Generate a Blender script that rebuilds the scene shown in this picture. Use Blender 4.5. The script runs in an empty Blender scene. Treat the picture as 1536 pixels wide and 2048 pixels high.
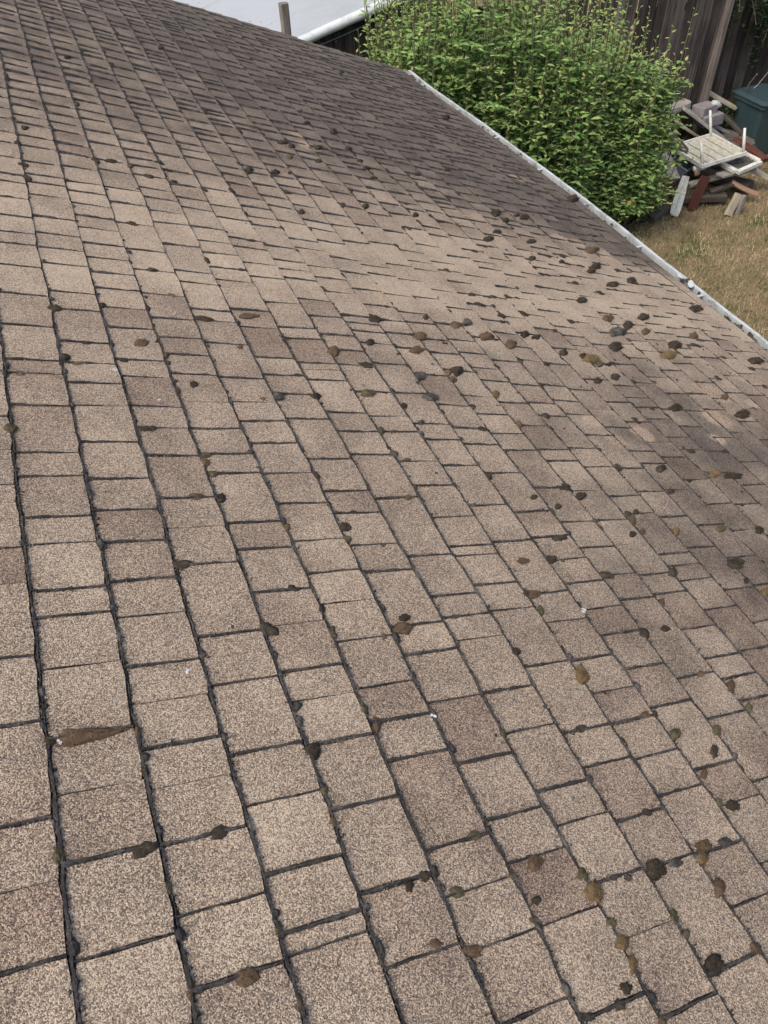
import bpy, math, random
import numpy as np
from mathutils import Vector, Matrix, noise

random.seed(7)
rng = np.random.default_rng(7)
R = math.radians
S = bpy.context.scene
COL = S.collection

# ------------------------------------------------------------------ camera
CAM = Vector((0.32139, -0.71881, 5.10733))
CR = Matrix(((0.92687323, -0.29429968, 0.2330101),
             (-0.37386021, -0.66805191, 0.64337795),
             (-0.03368309, -0.68344301, -0.72922637)))   # columns: image right, image down, forward
FPX = 1565.0
cam = bpy.data.cameras.new('camera')
cam.sensor_fit = 'VERTICAL'; cam.sensor_height = 24.0; cam.lens = FPX / 2048 * 24.0
cam.clip_start = 0.05; cam.clip_end = 2000
camo = bpy.data.objects.new('camera', cam); COL.objects.link(camo)
m3 = Matrix((CR.col[0], -CR.col[1], -CR.col[2])).transposed()
camo.matrix_world = Matrix.Translation(CAM) @ m3.to_4x4()
S.camera = camo

# ------------------------------------------------------------------ sky, sun, exposure
SUN_EL, SUN_AZ = R(52), R(250)           # azimuth clockwise from +Y
w = bpy.data.worlds.new('World'); S.world = w; w.use_nodes = True
nt = w.node_tree
sky = nt.nodes.new('ShaderNodeTexSky'); sky.sky_type = 'NISHITA'; sky.sun_disc = False
sky.sun_elevation = SUN_EL; sky.sun_rotation = SUN_AZ
sky.air_density = 1.0; sky.dust_density = 6.0; sky.ozone_density = 1.0
nt.nodes['Background'].inputs[1].default_value = 0.15
nt.links.new(sky.outputs[0], nt.nodes['Background'].inputs[0])
sun = bpy.data.lights.new('sun', 'SUN'); sun.energy = .9; sun.angle = R(28); sun.color = (1, .95, .88)
suno = bpy.data.objects.new('sun', sun); COL.objects.link(suno)
sd = Vector((math.sin(SUN_AZ) * math.cos(SUN_EL), math.cos(SUN_AZ) * math.cos(SUN_EL), math.sin(SUN_EL)))
suno.location = sd * 30
suno.rotation_euler = sd.to_track_quat('Z', 'Y').to_euler()
S.view_settings.view_transform = 'Standard'; S.view_settings.look = 'None'
S.view_settings.exposure = 0.72; S.view_settings.gamma = 1.0
S.view_settings.use_curve_mapping = False

# ------------------------------------------------------------------ geometry helpers
E = 0.14                                   # exposed height of one shingle course (m)
TH = R(22.0); CT, ST = math.cos(TH), math.sin(TH)
EAVE_V, RAKE_U = 26.8, 48.0
EAVE_Z = 2.55
Z0 = EAVE_Z + EAVE_V * E * ST

def ray(x, y):
    return CR @ Vector(((x - 768) / FPX, (y - 1024) / FPX, 1.0))
def at(x, y, z):                           # the point of height z seen in this direction
    d = ray(x, y); return CAM + d * ((z - CAM.z) / d.z)
def aty(x, y, Y):
    d = ray(x, y); return CAM + d * ((Y - CAM.y) / d.y)
def to_px(p):
    q = CR.transposed() @ (Vector(p) - CAM)
    return 768 + FPX * q.x / q.z, 1024 + FPX * q.y / q.z, q.z
def roof_uv(x, y):
    d = ray(x, y); n = Vector((ST, 0, CT)); o = Vector((0, 0, Z0))
    P = CAM + d * ((o - CAM).dot(n) / d.dot(n)) - o
    return P.y / E, (P.x * CT - P.z * ST) / E
def nz(x, y, z=0.0, s=1.0):
    return noise.noise(Vector((x * s, y * s, z)))
GU = [-20, 12.6, 15.3, 19, 22.8, 27.3, 30.1, 35.2, 41.1, 48, 60]
GV = [26.4, 26.45, 26.6, 26.9, 26.95, 27.0, 27.1, 26.9, 26.6, 26.15, 25.7]
def RP(u, v, h=0.0):                       # roof coordinates (in courses) -> world; the old eave is bowed and the deck wavy
    t = max(0.0, min(1.0, v / EAVE_V))
    v2 = v + (float(np.interp(u, GU, GV)) - EAVE_V) * t * t
    h2 = h + 0.10 * nz(u, v, 3.3, .11) + 0.035 * nz(u, v, 9.1, .45)
    return Vector(((v2 * CT + h2 * ST) * E, u * E, (-v2 * ST + h2 * CT) * E + Z0))

WM = {}
def mesh(name, verts, faces, mat, smooth=False):
    me = bpy.data.meshes.new(name)
    me.from_pydata([tuple(v) for v in verts], [], faces)
    if mat is not None: me.materials.append(mat)
    if smooth: me.polygons.foreach_set('use_smooth', [True] * len(me.polygons))
    me.update()
    return me
def link(name, data, parent=None, M=None):
    o = bpy.data.objects.new(name, data); COL.objects.link(o)
    M = M or Matrix.Identity(4)
    WM[o] = M
    if parent is not None:
        o.parent = parent
        o.matrix_parent_inverse = WM[parent].inverted()
    o.matrix_basis = M
    return o
def tag(o, label=None, cat=None, group=None, kind=None):
    if label: o['label'] = label
    if cat: o['category'] = cat
    if group: o['group'] = group
    if kind: o['kind'] = kind
    return o
def thing(name, label, cat, loc, group=None):
    o = link(name, None, None, Matrix.Translation(Vector(loc)))
    o.empty_display_size = .1
    return tag(o, label, cat, group)
def bm_box(c, s, M=None):                  # eight corners and six faces
    v = [Vector((c[0] + sx * s[0] / 2, c[1] + sy * s[1] / 2, c[2] + sz * s[2] / 2)) for sz in (-1, 1) for sy in (-1, 1) for sx in (-1, 1)]
    if M: v = [M @ p for p in v]
    f = [(0, 2, 3, 1), (4, 5, 7, 6), (0, 1, 5, 4), (2, 6, 7, 3), (0, 4, 6, 2), (1, 3, 7, 5)]
    return v, f
class MB:
    def __init__(s): s.v = []; s.f = []
    def add(s, v, f):
        n = len(s.v); s.v += [Vector(p) for p in v]; s.f += [tuple(i + n for i in q) for q in f]; return s
    def box(s, c, sz, M=None): return s.add(*bm_box(c, sz, M))
    def tube(s, pts, rad, n=8, cap=True):
        pts = [Vector(p) for p in pts]; rs = rad if isinstance(rad, (list, tuple)) else [rad] * len(pts)
        v = []; f = []
        for i, p in enumerate(pts):
            d = (pts[min(i + 1, len(pts) - 1)] - pts[max(i - 1, 0)]).normalized()
            a = d.orthogonal().normalized() if i == 0 else (a - d * a.dot(d)).normalized()
            b = d.cross(a)
            for k in range(n):
                t = 2 * math.pi * k / n
                v.append(p + (a * math.cos(t) + b * math.sin(t)) * rs[i])
        for i in range(len(pts) - 1):
            for k in range(n):
                f.append((i * n + k, i * n + (k + 1) % n, (i + 1) * n + (k + 1) % n, (i + 1) * n + k))
        if cap: f.append(tuple(range(n))[::-1]); f.append(tuple((len(pts) - 1) * n + k for k in range(n)))
        return s.add(v, f)
    def build(s, name, mat, parent=None, M=None, smooth=False):
        return link(name, mesh(name, s.v, s.f, mat, smooth), parent, M)
def frame_from(p0, p1, up):                # local X from p0 to p1, local Z nearest to up
    x = (p1 - p0).normalized(); y = Vector(up).cross(x).normalized(); z = x.cross(y)
    M = Matrix((x, y, z)).transposed().to_4x4(); M.translation = p0
    return M
def plank_mesh(name, L, W, T, mat, n=7, warp=.006, seed=0, taper=1.0):
    rr = random.Random(seed); v = []; f = []
    for i in range(n + 1):
        x = L * i / n; wv = W * (1 + (taper - 1) * i / n)
        dz = warp * math.sin(i / n * math.pi + seed) * 1.5
        e0, e1 = rr.uniform(-1, 1) * W * .03, rr.uniform(-1, 1) * W * .03
        if i in (0, n): x += rr.uniform(-.006, .006)
        b = min(T, W) * .18
        for (y, z) in ((-wv / 2 + b, -T / 2), (wv / 2 - b, -T / 2), (wv / 2, -T / 2 + b), (wv / 2, T / 2 - b),
                       (wv / 2 - b, T / 2), (-wv / 2 + b, T / 2), (-wv / 2, T / 2 - b), (-wv / 2, -T / 2 + b)):
            v.append((x, y + (e0 if y < 0 else e1), z + dz))
    for i in range(n):
        for k in range(8): f.append((i * 8 + k, i * 8 + (k + 1) % 8, i * 8 + 8 + (k + 1) % 8, i * 8 + 8 + k))
    f.append(tuple(range(8))[::-1]); f.append(tuple(n * 8 + k for k in range(8)))
    return mesh(name, v, f, mat)

# ------------------------------------------------------------------ materials
def mat(name):
    m = bpy.data.materials.new(name); m.use_nodes = True
    t = m.node_tree; b = t.nodes['Principled BSDF']
    b.inputs['Roughness'].default_value = .9
    b.inputs['Specular IOR Level'].default_value = .2
    return m, t, b
def N(t, kind, **kw):
    n = t.nodes.new('ShaderNode' + kind)
    for k, v in kw.items():
        if hasattr(n, k): setattr(n, k, v)
        else: n.inputs[k.replace('_', ' ')].default_value = v
    return n
def ramp(t, stops, interp='LINEAR'):
    n = t.nodes.new('ShaderNodeValToRGB'); n.color_ramp.interpolation = interp
    e = n.color_ramp.elements
    while len(e) < len(stops): e.new(.5)
    for q, (p, c) in zip(e, stops): q.position = p; q.color = (*c, 1)
    return n
def mix(t, a, b, fac, mode='MIX'):
    n = t.nodes.new('ShaderNodeMix'); n.data_type = 'RGBA'; n.blend_type = mode
    for i, x in ((6, a), (7, b)):
        if isinstance(x, tuple): n.inputs[i].default_value = (*x, 1)
        else: t.links.new(x, n.inputs[i])
    if isinstance(fac, float): n.inputs[0].default_value = fac
    else: t.links.new(fac, n.inputs[0])
    return n.outputs[2]
def math_(t, op, a, b=None, c=None, clamp=False):
    n = t.nodes.new('ShaderNodeMath'); n.operation = op; n.use_clamp = clamp
    for i, x in enumerate((a, b, c)):
        if x is None: continue
        if isinstance(x, (int, float)): n.inputs[i].default_value = x
        else: t.links.new(x, n.inputs[i])
    return n.outputs[0]
def maprange(t, x, a, b, c=0., d=1., smooth=True):
    n = t.nodes.new('ShaderNodeMapRange'); n.interpolation_type = 'SMOOTHSTEP' if smooth else 'LINEAR'
    t.links.new(x, n.inputs[0])
    for i, y in enumerate((a, b, c, d)): n.inputs[i + 1].default_value = y
    return n.outputs[0]
def bump(t, b, h, strength=.4, dist=.003):
    n = t.nodes.new('ShaderNodeBump'); n.inputs['Strength'].default_value = strength; n.inputs['Distance'].default_value = dist
    t.links.new(h, n.inputs['Height']); t.links.new(n.outputs[0], b.inputs['Normal'])

PALE = [(1428, 785, .55), (1440, 838, .5), (1462, 770, .4), (1452, 800, .35), (1515, 812, .4), (617, 292, .6), (592, 268, .35), (690, 283, .35),
        (1028, 358, .5), (1120, 478, .6), (1150, 487, .5), (950, 435, .4), (1190, 842, .35), (1290, 870, .5), (1235, 880, .35), (1440, 880, .35), (1205, 505, .45), (760, 590, .6)]

def make_shingle_material():
    m, t, b = mat('granule_shingle')
    geo = N(t, 'NewGeometry'); pos = geo.outputs['Position']
    vo = N(t, 'TexVoronoi', Scale=520.0); t.links.new(pos, vo.inputs['Vector'])
    sep = N(t, 'SeparateColor'); t.links.new(vo.outputs['Color'], sep.inputs[0])
    tone = N(t, 'Attribute', attribute_name='tone')
    stain = N(t, 'Attribute', attribute_name='stain')
    # each granule picks one of the blend colours; the tone of a tab shifts the blend
    pick = math_(t, 'ADD', sep.outputs[0], math_(t, 'MULTIPLY_ADD', tone.outputs['Fac'], .50, -.22))
    nl = N(t, 'TexNoise', Scale=5.5, Detail=5.0, Roughness=.6); t.links.new(pos, nl.inputs['Vector'])
    pick = math_(t, 'ADD', pick, math_(t, 'MULTIPLY_ADD', nl.outputs[0], .75, -.375))
    g = ramp(t, [(0, (.080, .064, .055)), (.18, (.130, .102, .083)), (.36, (.193, .150, .114)), (.54, (.266, .206, .149)), (.72, (.345, .270, .193)), (.95, (.495, .405, .300))], 'LINEAR')
    t.links.new(pick, g.inputs[0])
    col = g.outputs[0]
    # mauve-brown tabs
    col = mix(t, col, mix(t, col, (.86, .78, .78), 1.0, 'MULTIPLY'), maprange(t, tone.outputs['Fac'], .5, .1))
    # algae staining
    ns = N(t, 'TexNoise', Scale=5.0, Detail=6.0, Roughness=.62); t.links.new(pos, ns.inputs['Vector'])
    st = math_(t, 'ADD', stain.outputs['Fac'], math_(t, 'MULTIPLY_ADD', ns.outputs[0], 1.1, -.55))
    st = maprange(t, st, .18, .85)
    # pale patches where moss has come away
    pale = None
    for i, (x, y, r_) in enumerate(PALE):
        u, v = roof_uv(x, y); P = RP(u, v, .05)
        d = N(t, 'VectorMath', operation='DISTANCE'); t.links.new(pos, d.inputs[0]); d.inputs[1].default_value = P
        k = maprange(t, math_(t, 'ADD', d.outputs['Value'], math_(t, 'MULTIPLY_ADD', ns.outputs[0], .10, -.05)), r_ * E * 1.1, r_ * E * .6)
        pale = k if pale is None else math_(t, 'MAXIMUM', pale, k)
    col = mix(t, col, mix(t, col, (.42, .43, .46), 1.0, 'MULTIPLY'), math_(t, 'MULTIPLY', st, math_(t, 'SUBTRACT', 1.0, pale)))
    col = mix(t, col, mix(t, col, (1.35, 1.2, 1.1), 1.0, 'MULTIPLY'), math_(t, 'MULTIPLY', pale, .25))
    # dark specks and grime
    n3 = N(t, 'TexNoise', Scale=38.0, Detail=4.0, Roughness=.7); t.links.new(pos, n3.inputs['Vector'])
    col = mix(t, col, mix(t, col, (.42, .40, .38), 1.0, 'MULTIPLY'), maprange(t, n3.outputs[0], .60, .76))
    t.links.new(col, b.inputs['Base Color'])
    b.inputs['Roughness'].default_value = .85
    bump(t, b, math_(t, 'MULTIPLY_ADD', vo.outputs['Distance'], -1.0, math_(t, 'MULTIPLY', sep.outputs[1], .5)), .55, .0016)
    return m

def make_moss(name, c0, c1, c2, scale=1.0):
    m, t, b = mat(name)
    tc = N(t, 'NewGeometry')
    n1 = N(t, 'TexNoise', Scale=140.0 * scale, Detail=6.0, Roughness=.75); t.links.new(tc.outputs['Position'], n1.inputs['Vector'])
    n2 = N(t, 'TexNoise', Scale=26.0 * scale, Detail=3.0); t.links.new(tc.outputs['Position'], n2.inputs['Vector'])
    r1 = ramp(t, [(.3, c0), (.5, c1), (.72, c2)])
    t.links.new(math_(t, 'ADD', math_(t, 'MULTIPLY', n1.outputs[0], .55), math_(t, 'MULTIPLY', n2.outputs[0], .45)), r1.inputs[0])
    t.links.new(r1.outputs[0], b.inputs['Base Color'])
    b.inputs['Roughness'].default_value = 1; b.inputs['Specular IOR Level'].default_value = .05
    bump(t, b, n1.outputs[0], .9, .006)
    return m

def make_wood(name, c0, c1, c2, along=2, rnd=.35, scale=9.0, rough=.9, lichen=None):
    m, t, b = mat(name)
    tc = N(t, 'TexCoord'); mp = N(t, 'Mapping')
    s = [scale] * 3; s[along] = scale * .055
    mp.inputs['Scale'].default_value = s
    oi = N(t, 'ObjectInfo')
    ad = N(t, 'VectorMath', operation='ADD'); t.links.new(tc.outputs['Object'], ad.inputs[0])
    cb = N(t, 'CombineXYZ'); t.links.new(math_(t, 'MULTIPLY', oi.outputs['Random'], 37.0), cb.inputs[0]); t.links.new(math_(t, 'MULTIPLY', oi.outputs['Random'], 91.0), cb.inputs[2])
    t.links.new(cb.outputs[0], ad.inputs[1]); t.links.new(ad.outputs[0], mp.inputs[0])
    n1 = N(t, 'TexNoise', Scale=4.0, Detail=8.0, Roughness=.7, Distortion=.4); t.links.new(mp.outputs[0], n1.inputs['Vector'])
    n2 = N(t, 'TexNoise', Scale=2.2, Detail=3.0); t.links.new(ad.outputs[0], n2.inputs['Vector'])
    f = math_(t, 'ADD', math_(t, 'MULTIPLY', n1.outputs[0], .7), math_(t, 'MULTIPLY', n2.outputs[0], .3))
    f = math_(t, 'ADD', f, math_(t, 'MULTIPLY_ADD', oi.outputs['Random'], rnd * .5, -rnd * .25))
    r1 = ramp(t, [(.33, c0), (.5, c1), (.68, c2)]); t.links.new(f, r1.inputs[0])
    col = r1.outputs[0]
    if lichen:
        n4 = N(t, 'TexNoise', Scale=22.0, Detail=5.0, Roughness=.7); t.links.new(ad.outputs[0], n4.inputs['Vector'])
        col = mix(t, col, lichen, maprange(t, n4.outputs[0], .52, .64))
    t.links.new(col, b.inputs['Base Color']); b.inputs['Roughness'].default_value = rough
    bump(t, b, n1.outputs[0], .5, .006)
    return m

def make_paint(name, c, grime, amount=(.5, .7), rough=.5, scale=7.0):
    m, t, b = mat(name)
    tc = N(t, 'NewGeometry')
    n1 = N(t, 'TexNoise', Scale=scale, Detail=8.0, Roughness=.7); t.links.new(tc.outputs['Position'], n1.inputs['Vector'])
    n2 = N(t, 'TexNoise', Scale=scale * 9, Detail=4.0, Roughness=.7); t.links.new(tc.outputs['Position'], n2.inputs['Vector'])
    f = math_(t, 'ADD', math_(t, 'MULTIPLY', n1.outputs[0], .7), math_(t, 'MULTIPLY', n2.outputs[0], .3))
    t.links.new(mix(t, c, grime, maprange(t, f, *amount)), b.inputs['Base Color'])
    b.inputs['Roughness'].default_value = rough; b.inputs['Specular IOR Level'].default_value = .35
    bump(t, b, n2.outputs[0], .15, .002)
    return m

def make_leaf(name, dark, light, tip):
    m, t, b = mat(name)
    a = N(t, 'Attribute', attribute_name='leaf')      # red: random, green: along the shoot
    sp = N(t, 'SeparateColor'); t.links.new(a.outputs['Color'], sp.inputs[0])
    r1 = ramp(t, [(0, dark), (.6, tuple((x + y) / 2 for x, y in zip(dark, light))), (1, light)]); t.links.new(sp.outputs[0], r1.inputs[0])
    col = mix(t, r1.outputs[0], tip, maprange(t, sp.outputs[1], .86, 1.08))
    t.links.new(col, b.inputs['Base Color']); b.inputs['Roughness'].default_value = .55; b.inputs['Specular IOR Level'].default_value = .35
    tr = N(t, 'BsdfTranslucent'); t.links.new(mix(t, col, (1.0, 1.0, .5), .25, 'MULTIPLY'), tr.inputs[0])
    ms = N(t, 'MixShader'); ms.inputs[0].default_value = .5
    t.links.new(b.outputs[0], ms.inputs[1]); t.links.new(tr.outputs[0], ms.inputs[2])
    t.links.new(ms.outputs[0], t.nodes['Material Output'].inputs[0])
    return m

M = {}
M['shingle'] = make_shingle_material()
M['crust'] = make_moss('dark_moss_crust', (.020, .020, .021), (.058, .055, .054), (.19, .175, .155))
M['moss_dark'] = make_moss('dark_moss', (.022, .018, .014), (.052, .043, .033), (.12, .098, .068))
M['moss_brown'] = make_moss('brown_moss', (.062, .043, .029), (.115, .080, .052), (.18, .132, .09))
M['moss_amber'] = make_moss('amber_moss', (.085, .058, .030), (.165, .115, .060), (.25, .185, .105))
M['moss_olive'] = make_moss('olive_moss', (.05, .044, .025), (.105, .09, .053), (.18, .155, .10))
M['moss_grey'] = make_moss('grey_moss', (.03, .029, .027), (.075, .07, .062), (.22, .21, .19))
M['deck'] = make_moss('grimy_underlay', (.035, .033, .032), (.06, .056, .054), (.10, .09, .082))
M['white'] = make_paint('white_gutter_paint', (.40, .43, .44), (.21, .22, .195), (.45, .64), .45)
M['trough'] = make_paint('grimy_gutter_bed', (.50, .51, .49), (.10, .10, .075), (.36, .60), .7, 5.0)
M['membrane'] = make_paint('white_roof_membrane', (.305, .33, .345), (.25, .275, .29), (.40, .75), .55, 1.2)
M['shed_edge'] = make_paint('rolled_white_edge', (.50, .54, .55), (.28, .34, .33), (.48, .66), .4, 9.0)
M['fence'] = make_wood('dark_weathered_fence_wood', (.018, .015, .015), (.050, .042, .039), (.125, .104, .097), 2, .45)
M['fence_light'] = make_wood('grey_weathered_fence_wood', (.05, .043, .038), (.12, .105, .095), (.22, .195, .175), 2, .3)
M['wood_grey'] = make_wood('grey_old_plank', (.11, .10, .095), (.21, .195, .18), (.33, .31, .29), 0, .3, 12, lichen=(.30, .30, .25))
M['wood_pale'] = make_wood('pale_plank', (.18, .155, .11), (.33, .29, .215), (.45, .41, .33), 0, .2, 12, lichen=(.24, .24, .19))
M['wood_red'] = make_wood('red_brown_plank', (.045, .018, .014), (.095, .036, .027), (.14, .06, .045), 0, .2, 12)
M['wood_pink'] = make_wood('reddish_tan_plank', (.17, .10, .07), (.27, .17, .12), (.36, .25, .19), 0, .2, 12)
M['wood_dark'] = make_wood('dark_plank', (.03, .025, .022), (.07, .058, .05), (.13, .11, .10), 0, .3, 12)
M['plastic'] = make_paint('dirty_white_plastic', (.54, .55, .51), (.28, .28, .22), (.46, .66), .5, 14)
M['slat'] = make_paint('algae_stained_white_slat', (.44, .43, .37), (.25, .24, .17), (.42, .64), .6, 18)
M['teal'] = make_paint('teal_bin_plastic', (.026, .048, .054), (.04, .06, .064), (.45, .7), .45)
M['bluegrey'] = make_paint('blue_grey_plastic', (.12, .15, .19), (.2, .22, .24), (.45, .7), .4)
M['block'] = make_paint('mauve_grey_concrete', (.20, .185, .19), (.11, .10, .10), (.45, .7), .9, 14)
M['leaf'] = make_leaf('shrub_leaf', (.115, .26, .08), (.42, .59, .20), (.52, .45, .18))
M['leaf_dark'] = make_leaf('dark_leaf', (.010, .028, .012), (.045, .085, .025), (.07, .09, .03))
M['stem'] = make_wood('shrub_stem', (.07, .075, .035), (.13, .13, .07), (.20, .18, .11), 2)
M['wall'] = make_paint('cream_house_siding', (.55, .52, .45), (.4, .37, .32), (.5, .7), .8)
M['orange'] = make_paint('orange_petal', (.62, .12, .03), (.5, .08, .02), (.5, .7), .6)
M['flake'] = make_paint('white_flake', (.62, .63, .64), (.34, .34, .33), (.42, .6), .8, 60)

def make_lawn():
    m, t, b = mat('dry_lawn_soil')
    g = N(t, 'NewGeometry')
    n1 = N(t, 'TexNoise', Scale=1.6, Detail=6.0, Roughness=.65); t.links.new(g.outputs['Position'], n1.inputs['Vector'])
    n2 = N(t, 'TexNoise', Scale=38.0, Detail=5.0, Roughness=.7); t.links.new(g.outputs['Position'], n2.inputs['Vector'])
    r1 = ramp(t, [(.3, (.08, .06, .035)), (.5, (.20, .15, .085)), (.7, (.30, .235, .14))]); t.links.new(n2.outputs[0], r1.inputs[0])
    t.links.new(mix(t, r1.outputs[0], (.075, .085, .03), maprange(t, n1.outputs[0], .48, .68)), b.inputs['Base Color'])
    bump(t, b, n2.outputs[0], .8, .03)
    return m
M['lawn'] = make_lawn()
def make_blade():
    m, t, b = mat('dry_grass_blade')
    a = N(t, 'Attribute', attribute_name='leaf'); sp = N(t, 'SeparateColor'); t.links.new(a.outputs['Color'], sp.inputs[0])
    r1 = ramp(t, [(0, (.07, .095, .03)), (.3, (.16, .15, .07)), (.55, (.28, .225, .13)), (1, (.43, .36, .23))]); t.links.new(sp.outputs[0], r1.inputs[0])
    t.links.new(r1.outputs[0], b.inputs['Base Color'])
    return m
M['blade'] = make_blade()

# ------------------------------------------------------------------ ground
gx = [-300, -60, -20, -6, 4, 6, 8, 10, 12, 16, 24, 60, 300]
gy = [-300, -60, -20, -4, 2, 4, 6, 8, 10, 14, 24, 60, 300]
gv = [(x, y, 0) for y in gy for x in gx]; n_ = len(gx)
gf = [(j * n_ + i, j * n_ + i + 1, (j + 1) * n_ + i + 1, (j + 1) * n_ + i) for j in range(len(gy) - 1) for i in range(n_ - 1)]
tag(link('lawn', mesh('lawn', gv, gf, M['lawn'])), 'dry brown lawn behind the house', None, None, 'structure')

# ------------------------------------------------------------------ house
HL = Vector((1.4, 3.2, 0))
house = thing('house', 'house under a mossy brown shingle roof with a white gutter along its eave', 'house', HL)
UMIN, VMIN = -9.0, -9.0
# roof deck under the shingles, and the far slope behind the ridge
us = np.linspace(UMIN, RAKE_U - .15, 60); vs = np.linspace(VMIN, EAVE_V - .1, 36)
dv = [RP(u, v, .004) for v in vs for u in us]; n_ = len(us)
df = [(j * n_ + i, j * n_ + i + 1, (j + 1) * n_ + i + 1, (j + 1) * n_ + i)[::-1] for j in range(len(vs) - 1) for i in range(n_ - 1)]
low = [RP(u, v, -.6) for v in (VMIN, EAVE_V - .1) for u in (UMIN, RAKE_U - .15)]
k0 = len(dv); dv += low
df += [(k0, k0 + 1, k0 + 3, k0 + 2)]
rim = lambda a, b, c, d: df.append((a, b, c, d))
rim(n_ - 1, (len(vs) - 1) * n_ + n_ - 1, k0 + 3, k0 + 1); rim((len(vs) - 1) * n_, k0 + 2, k0 + 3, (len(vs) - 1) * n_ + n_ - 1)
roof = link('roof', mesh('roof', dv, df, M['deck']), house)
tag(roof, 'weathered tan and brown shingle roof dotted with moss')
rx = RP(0, VMIN, 0).x; rz = RP(0, VMIN, 0).z
mb = MB(); y0, y1 = UMIN * E, RAKE_U * E
mb.add([(rx, y0, rz), (rx, y1, rz), (rx - 4.9, y1, rz - 4.9 * math.tan(TH)), (rx - 4.9, y0, rz - 4.9 * math.tan(TH)),
        (rx, y0, rz - .1), (rx, y1, rz - .1), (rx - 4.9, y1, rz - 4.9 * math.tan(TH) - .1), (rx - 4.9, y0, rz - 4.9 * math.tan(TH) - .1)],
       [(0, 1, 2, 3), (4, 7, 6, 5), (1, 5, 6, 2), (2, 6, 7, 3), (3, 7, 4, 0)])
mb.build('far_slope', M['deck'], house)
ex = RP(20, EAVE_V).x - .42
mb = MB(); xw0 = rx - 4.5; yw0, yw1 = y0 + .2, y1 - .28
zt = EAVE_Z - .02
prof = [(xw0, 0), (ex, 0), (ex, zt + .42 * math.tan(TH) - .16), (rx, rz - .16), (xw0, rz - 4.5 * math.tan(TH) - .16)]
v = [(x, yw0, z) for x, z in prof] + [(x, yw1, z) for x, z in prof]
mb.add(v, [(0, 1, 2, 3, 4), (9, 8, 7, 6, 5)] + [(i, i + 5, (i + 1) % 5 + 5, (i + 1) % 5) for i in range(5)])
mb.build('wall', M['wall'], house)

# --- joints traced in the courses that can be followed: pixel of each joint's middle, s strong, m medium, f faint
JS = """40,1650 225,1712 410,1675 60,1935 430,1965 730,1610 600,1735 790,1770 900,1690 650,1845 520,1940 1115,1574 1370,1577 1230,1755 1450,1690
1190,2030 1380,2010 1480,1920 110,1039 140,1184 145,1235 270,1090 285,1166 30,1318 325,1330 180,1470 40,1450 360,1490 415,1135 450,1273 480,1510 250,1025
490,1050 565,1186 715,1030 665,1150 770,1148 855,1115 945,1095 1000,1086 620,1342 570,1496 790,1260 850,1310 900,1195 930,1237 980,1172 800,1440 680,1485
830,1515 990,1385 968,1519 1040,1085 1095,1078 1200,1098 1165,1168 1105,1187 1340,1110 1400,1097 1450,1050 1270,1200 1440,1218 1240,1268 1080,1332 1180,1317
1460,1310 1510,1298 1280,1335 1400,1350 1490,1350 1040,1375 1340,1408 1260,1440 1450,1430 1210,1525 1440,1525 45,588 150,612 160,620 60,650 165,683 425,622
235,580 260,655 70,720 270,720 455,690 190,768 385,750 310,815 75,812 480,757 430,858 215,886 90,907 350,913 460,910 470,950 380,1000 15,836 715,638 595,660
670,675 740,655 725,668 790,647 550,718 635,730 710,707 840,703 880,685 925,685 780,733 650,763 895,758 920,747 585,790 750,788 820,792 690,828 905,816
985,832 545,846 610,842 855,853 550,890 955,892 795,868 740,914 655,923 915,935 980,950 860,976 790,1000 600,1012 965,1015 1050,772 1085,808 1040,695
1150,700 1170,780 1245,805 1140,803 1110,834 1065,855 1200,873 1240,856 1050,904 1165,900 1255,940 1320,930 1080,980 1250,995 1350,917 1440,905 1440,1010
1265,730 1290,816 1370,730 1435,822"""
JM = """250,1897 570,1600 655,1890 820,1922 970,1771 980,1891 1160,1640 1080,1710 1150,1830 1360,1714 1500,1800 1100,2010 1475,1600 20,1103 460,1370 960,1113
1225,1043 1125,1123 1300,1150 1400,1130 1380,1162 1190,1220 1120,1245 1470,1180 1400,1255 1230,1380 1050,1460 1320,1505 355,858 15,973 480,805 650,1085 710,1285
760,1375 40,532 125,530 213,519 310,545 400,570 330,592 360,676 540,560 590,545 650,540 755,535 565,610 630,605 685,590 770,590 825,563 865,545 830,595 715,735 990,742
430,1815 20,220 76,297 166,369 181,413 196,459 270,450 193,242"""
JF = """200,1580 50,1780 370,1570 1310,1855 950,2040 25,1175 300,1235 200,1330 350,1400 400,1060 690,1210 650,1400 1310,1260 910,1180 635,742 55,660 865,580 850,618"""
joints = {}
for txt, g in ((JS, .050), (JM, .032), (JF, .012)):
    for pr in txt.split():
        x, y = map(float, pr.split(','))
        u, v = roof_uv(x, y); joints.setdefault(math.ceil(v), []).append((u, g))

def belt(u, v):                            # clean band across the roof where joints stay thin
    c = 14.2 + .09 * v
    return math.exp(-((u - c) / 3.4) ** 2)
def stain_at(u, v):
    s = 0.0
    s += .95 * math.exp(-(((u - 38) / 9) ** 2 + ((v - 18) / 8.5) ** 2))
    s += .75 * math.exp(-(((u - 29) / 8) ** 2 + ((v - 23.5) / 4.0) ** 2))
    s += .50 * math.exp(-(((u - 6.5) / 5.5) ** 2 + ((v - 18.5) / 4.5) ** 2))
    s += .30 * math.exp(-(((u - 1) / 6) ** 2 + ((v - 13) / 5.0) ** 2))
    s += .40 / (1 + math.exp(-(u - 21) / 2.0))
    s += .40 * math.exp(-((v - 26.8) / 2.2) ** 2) * (1 if u > 17 else .5)
    s += .17 - .50 * belt(u, v)
    return s

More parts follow.
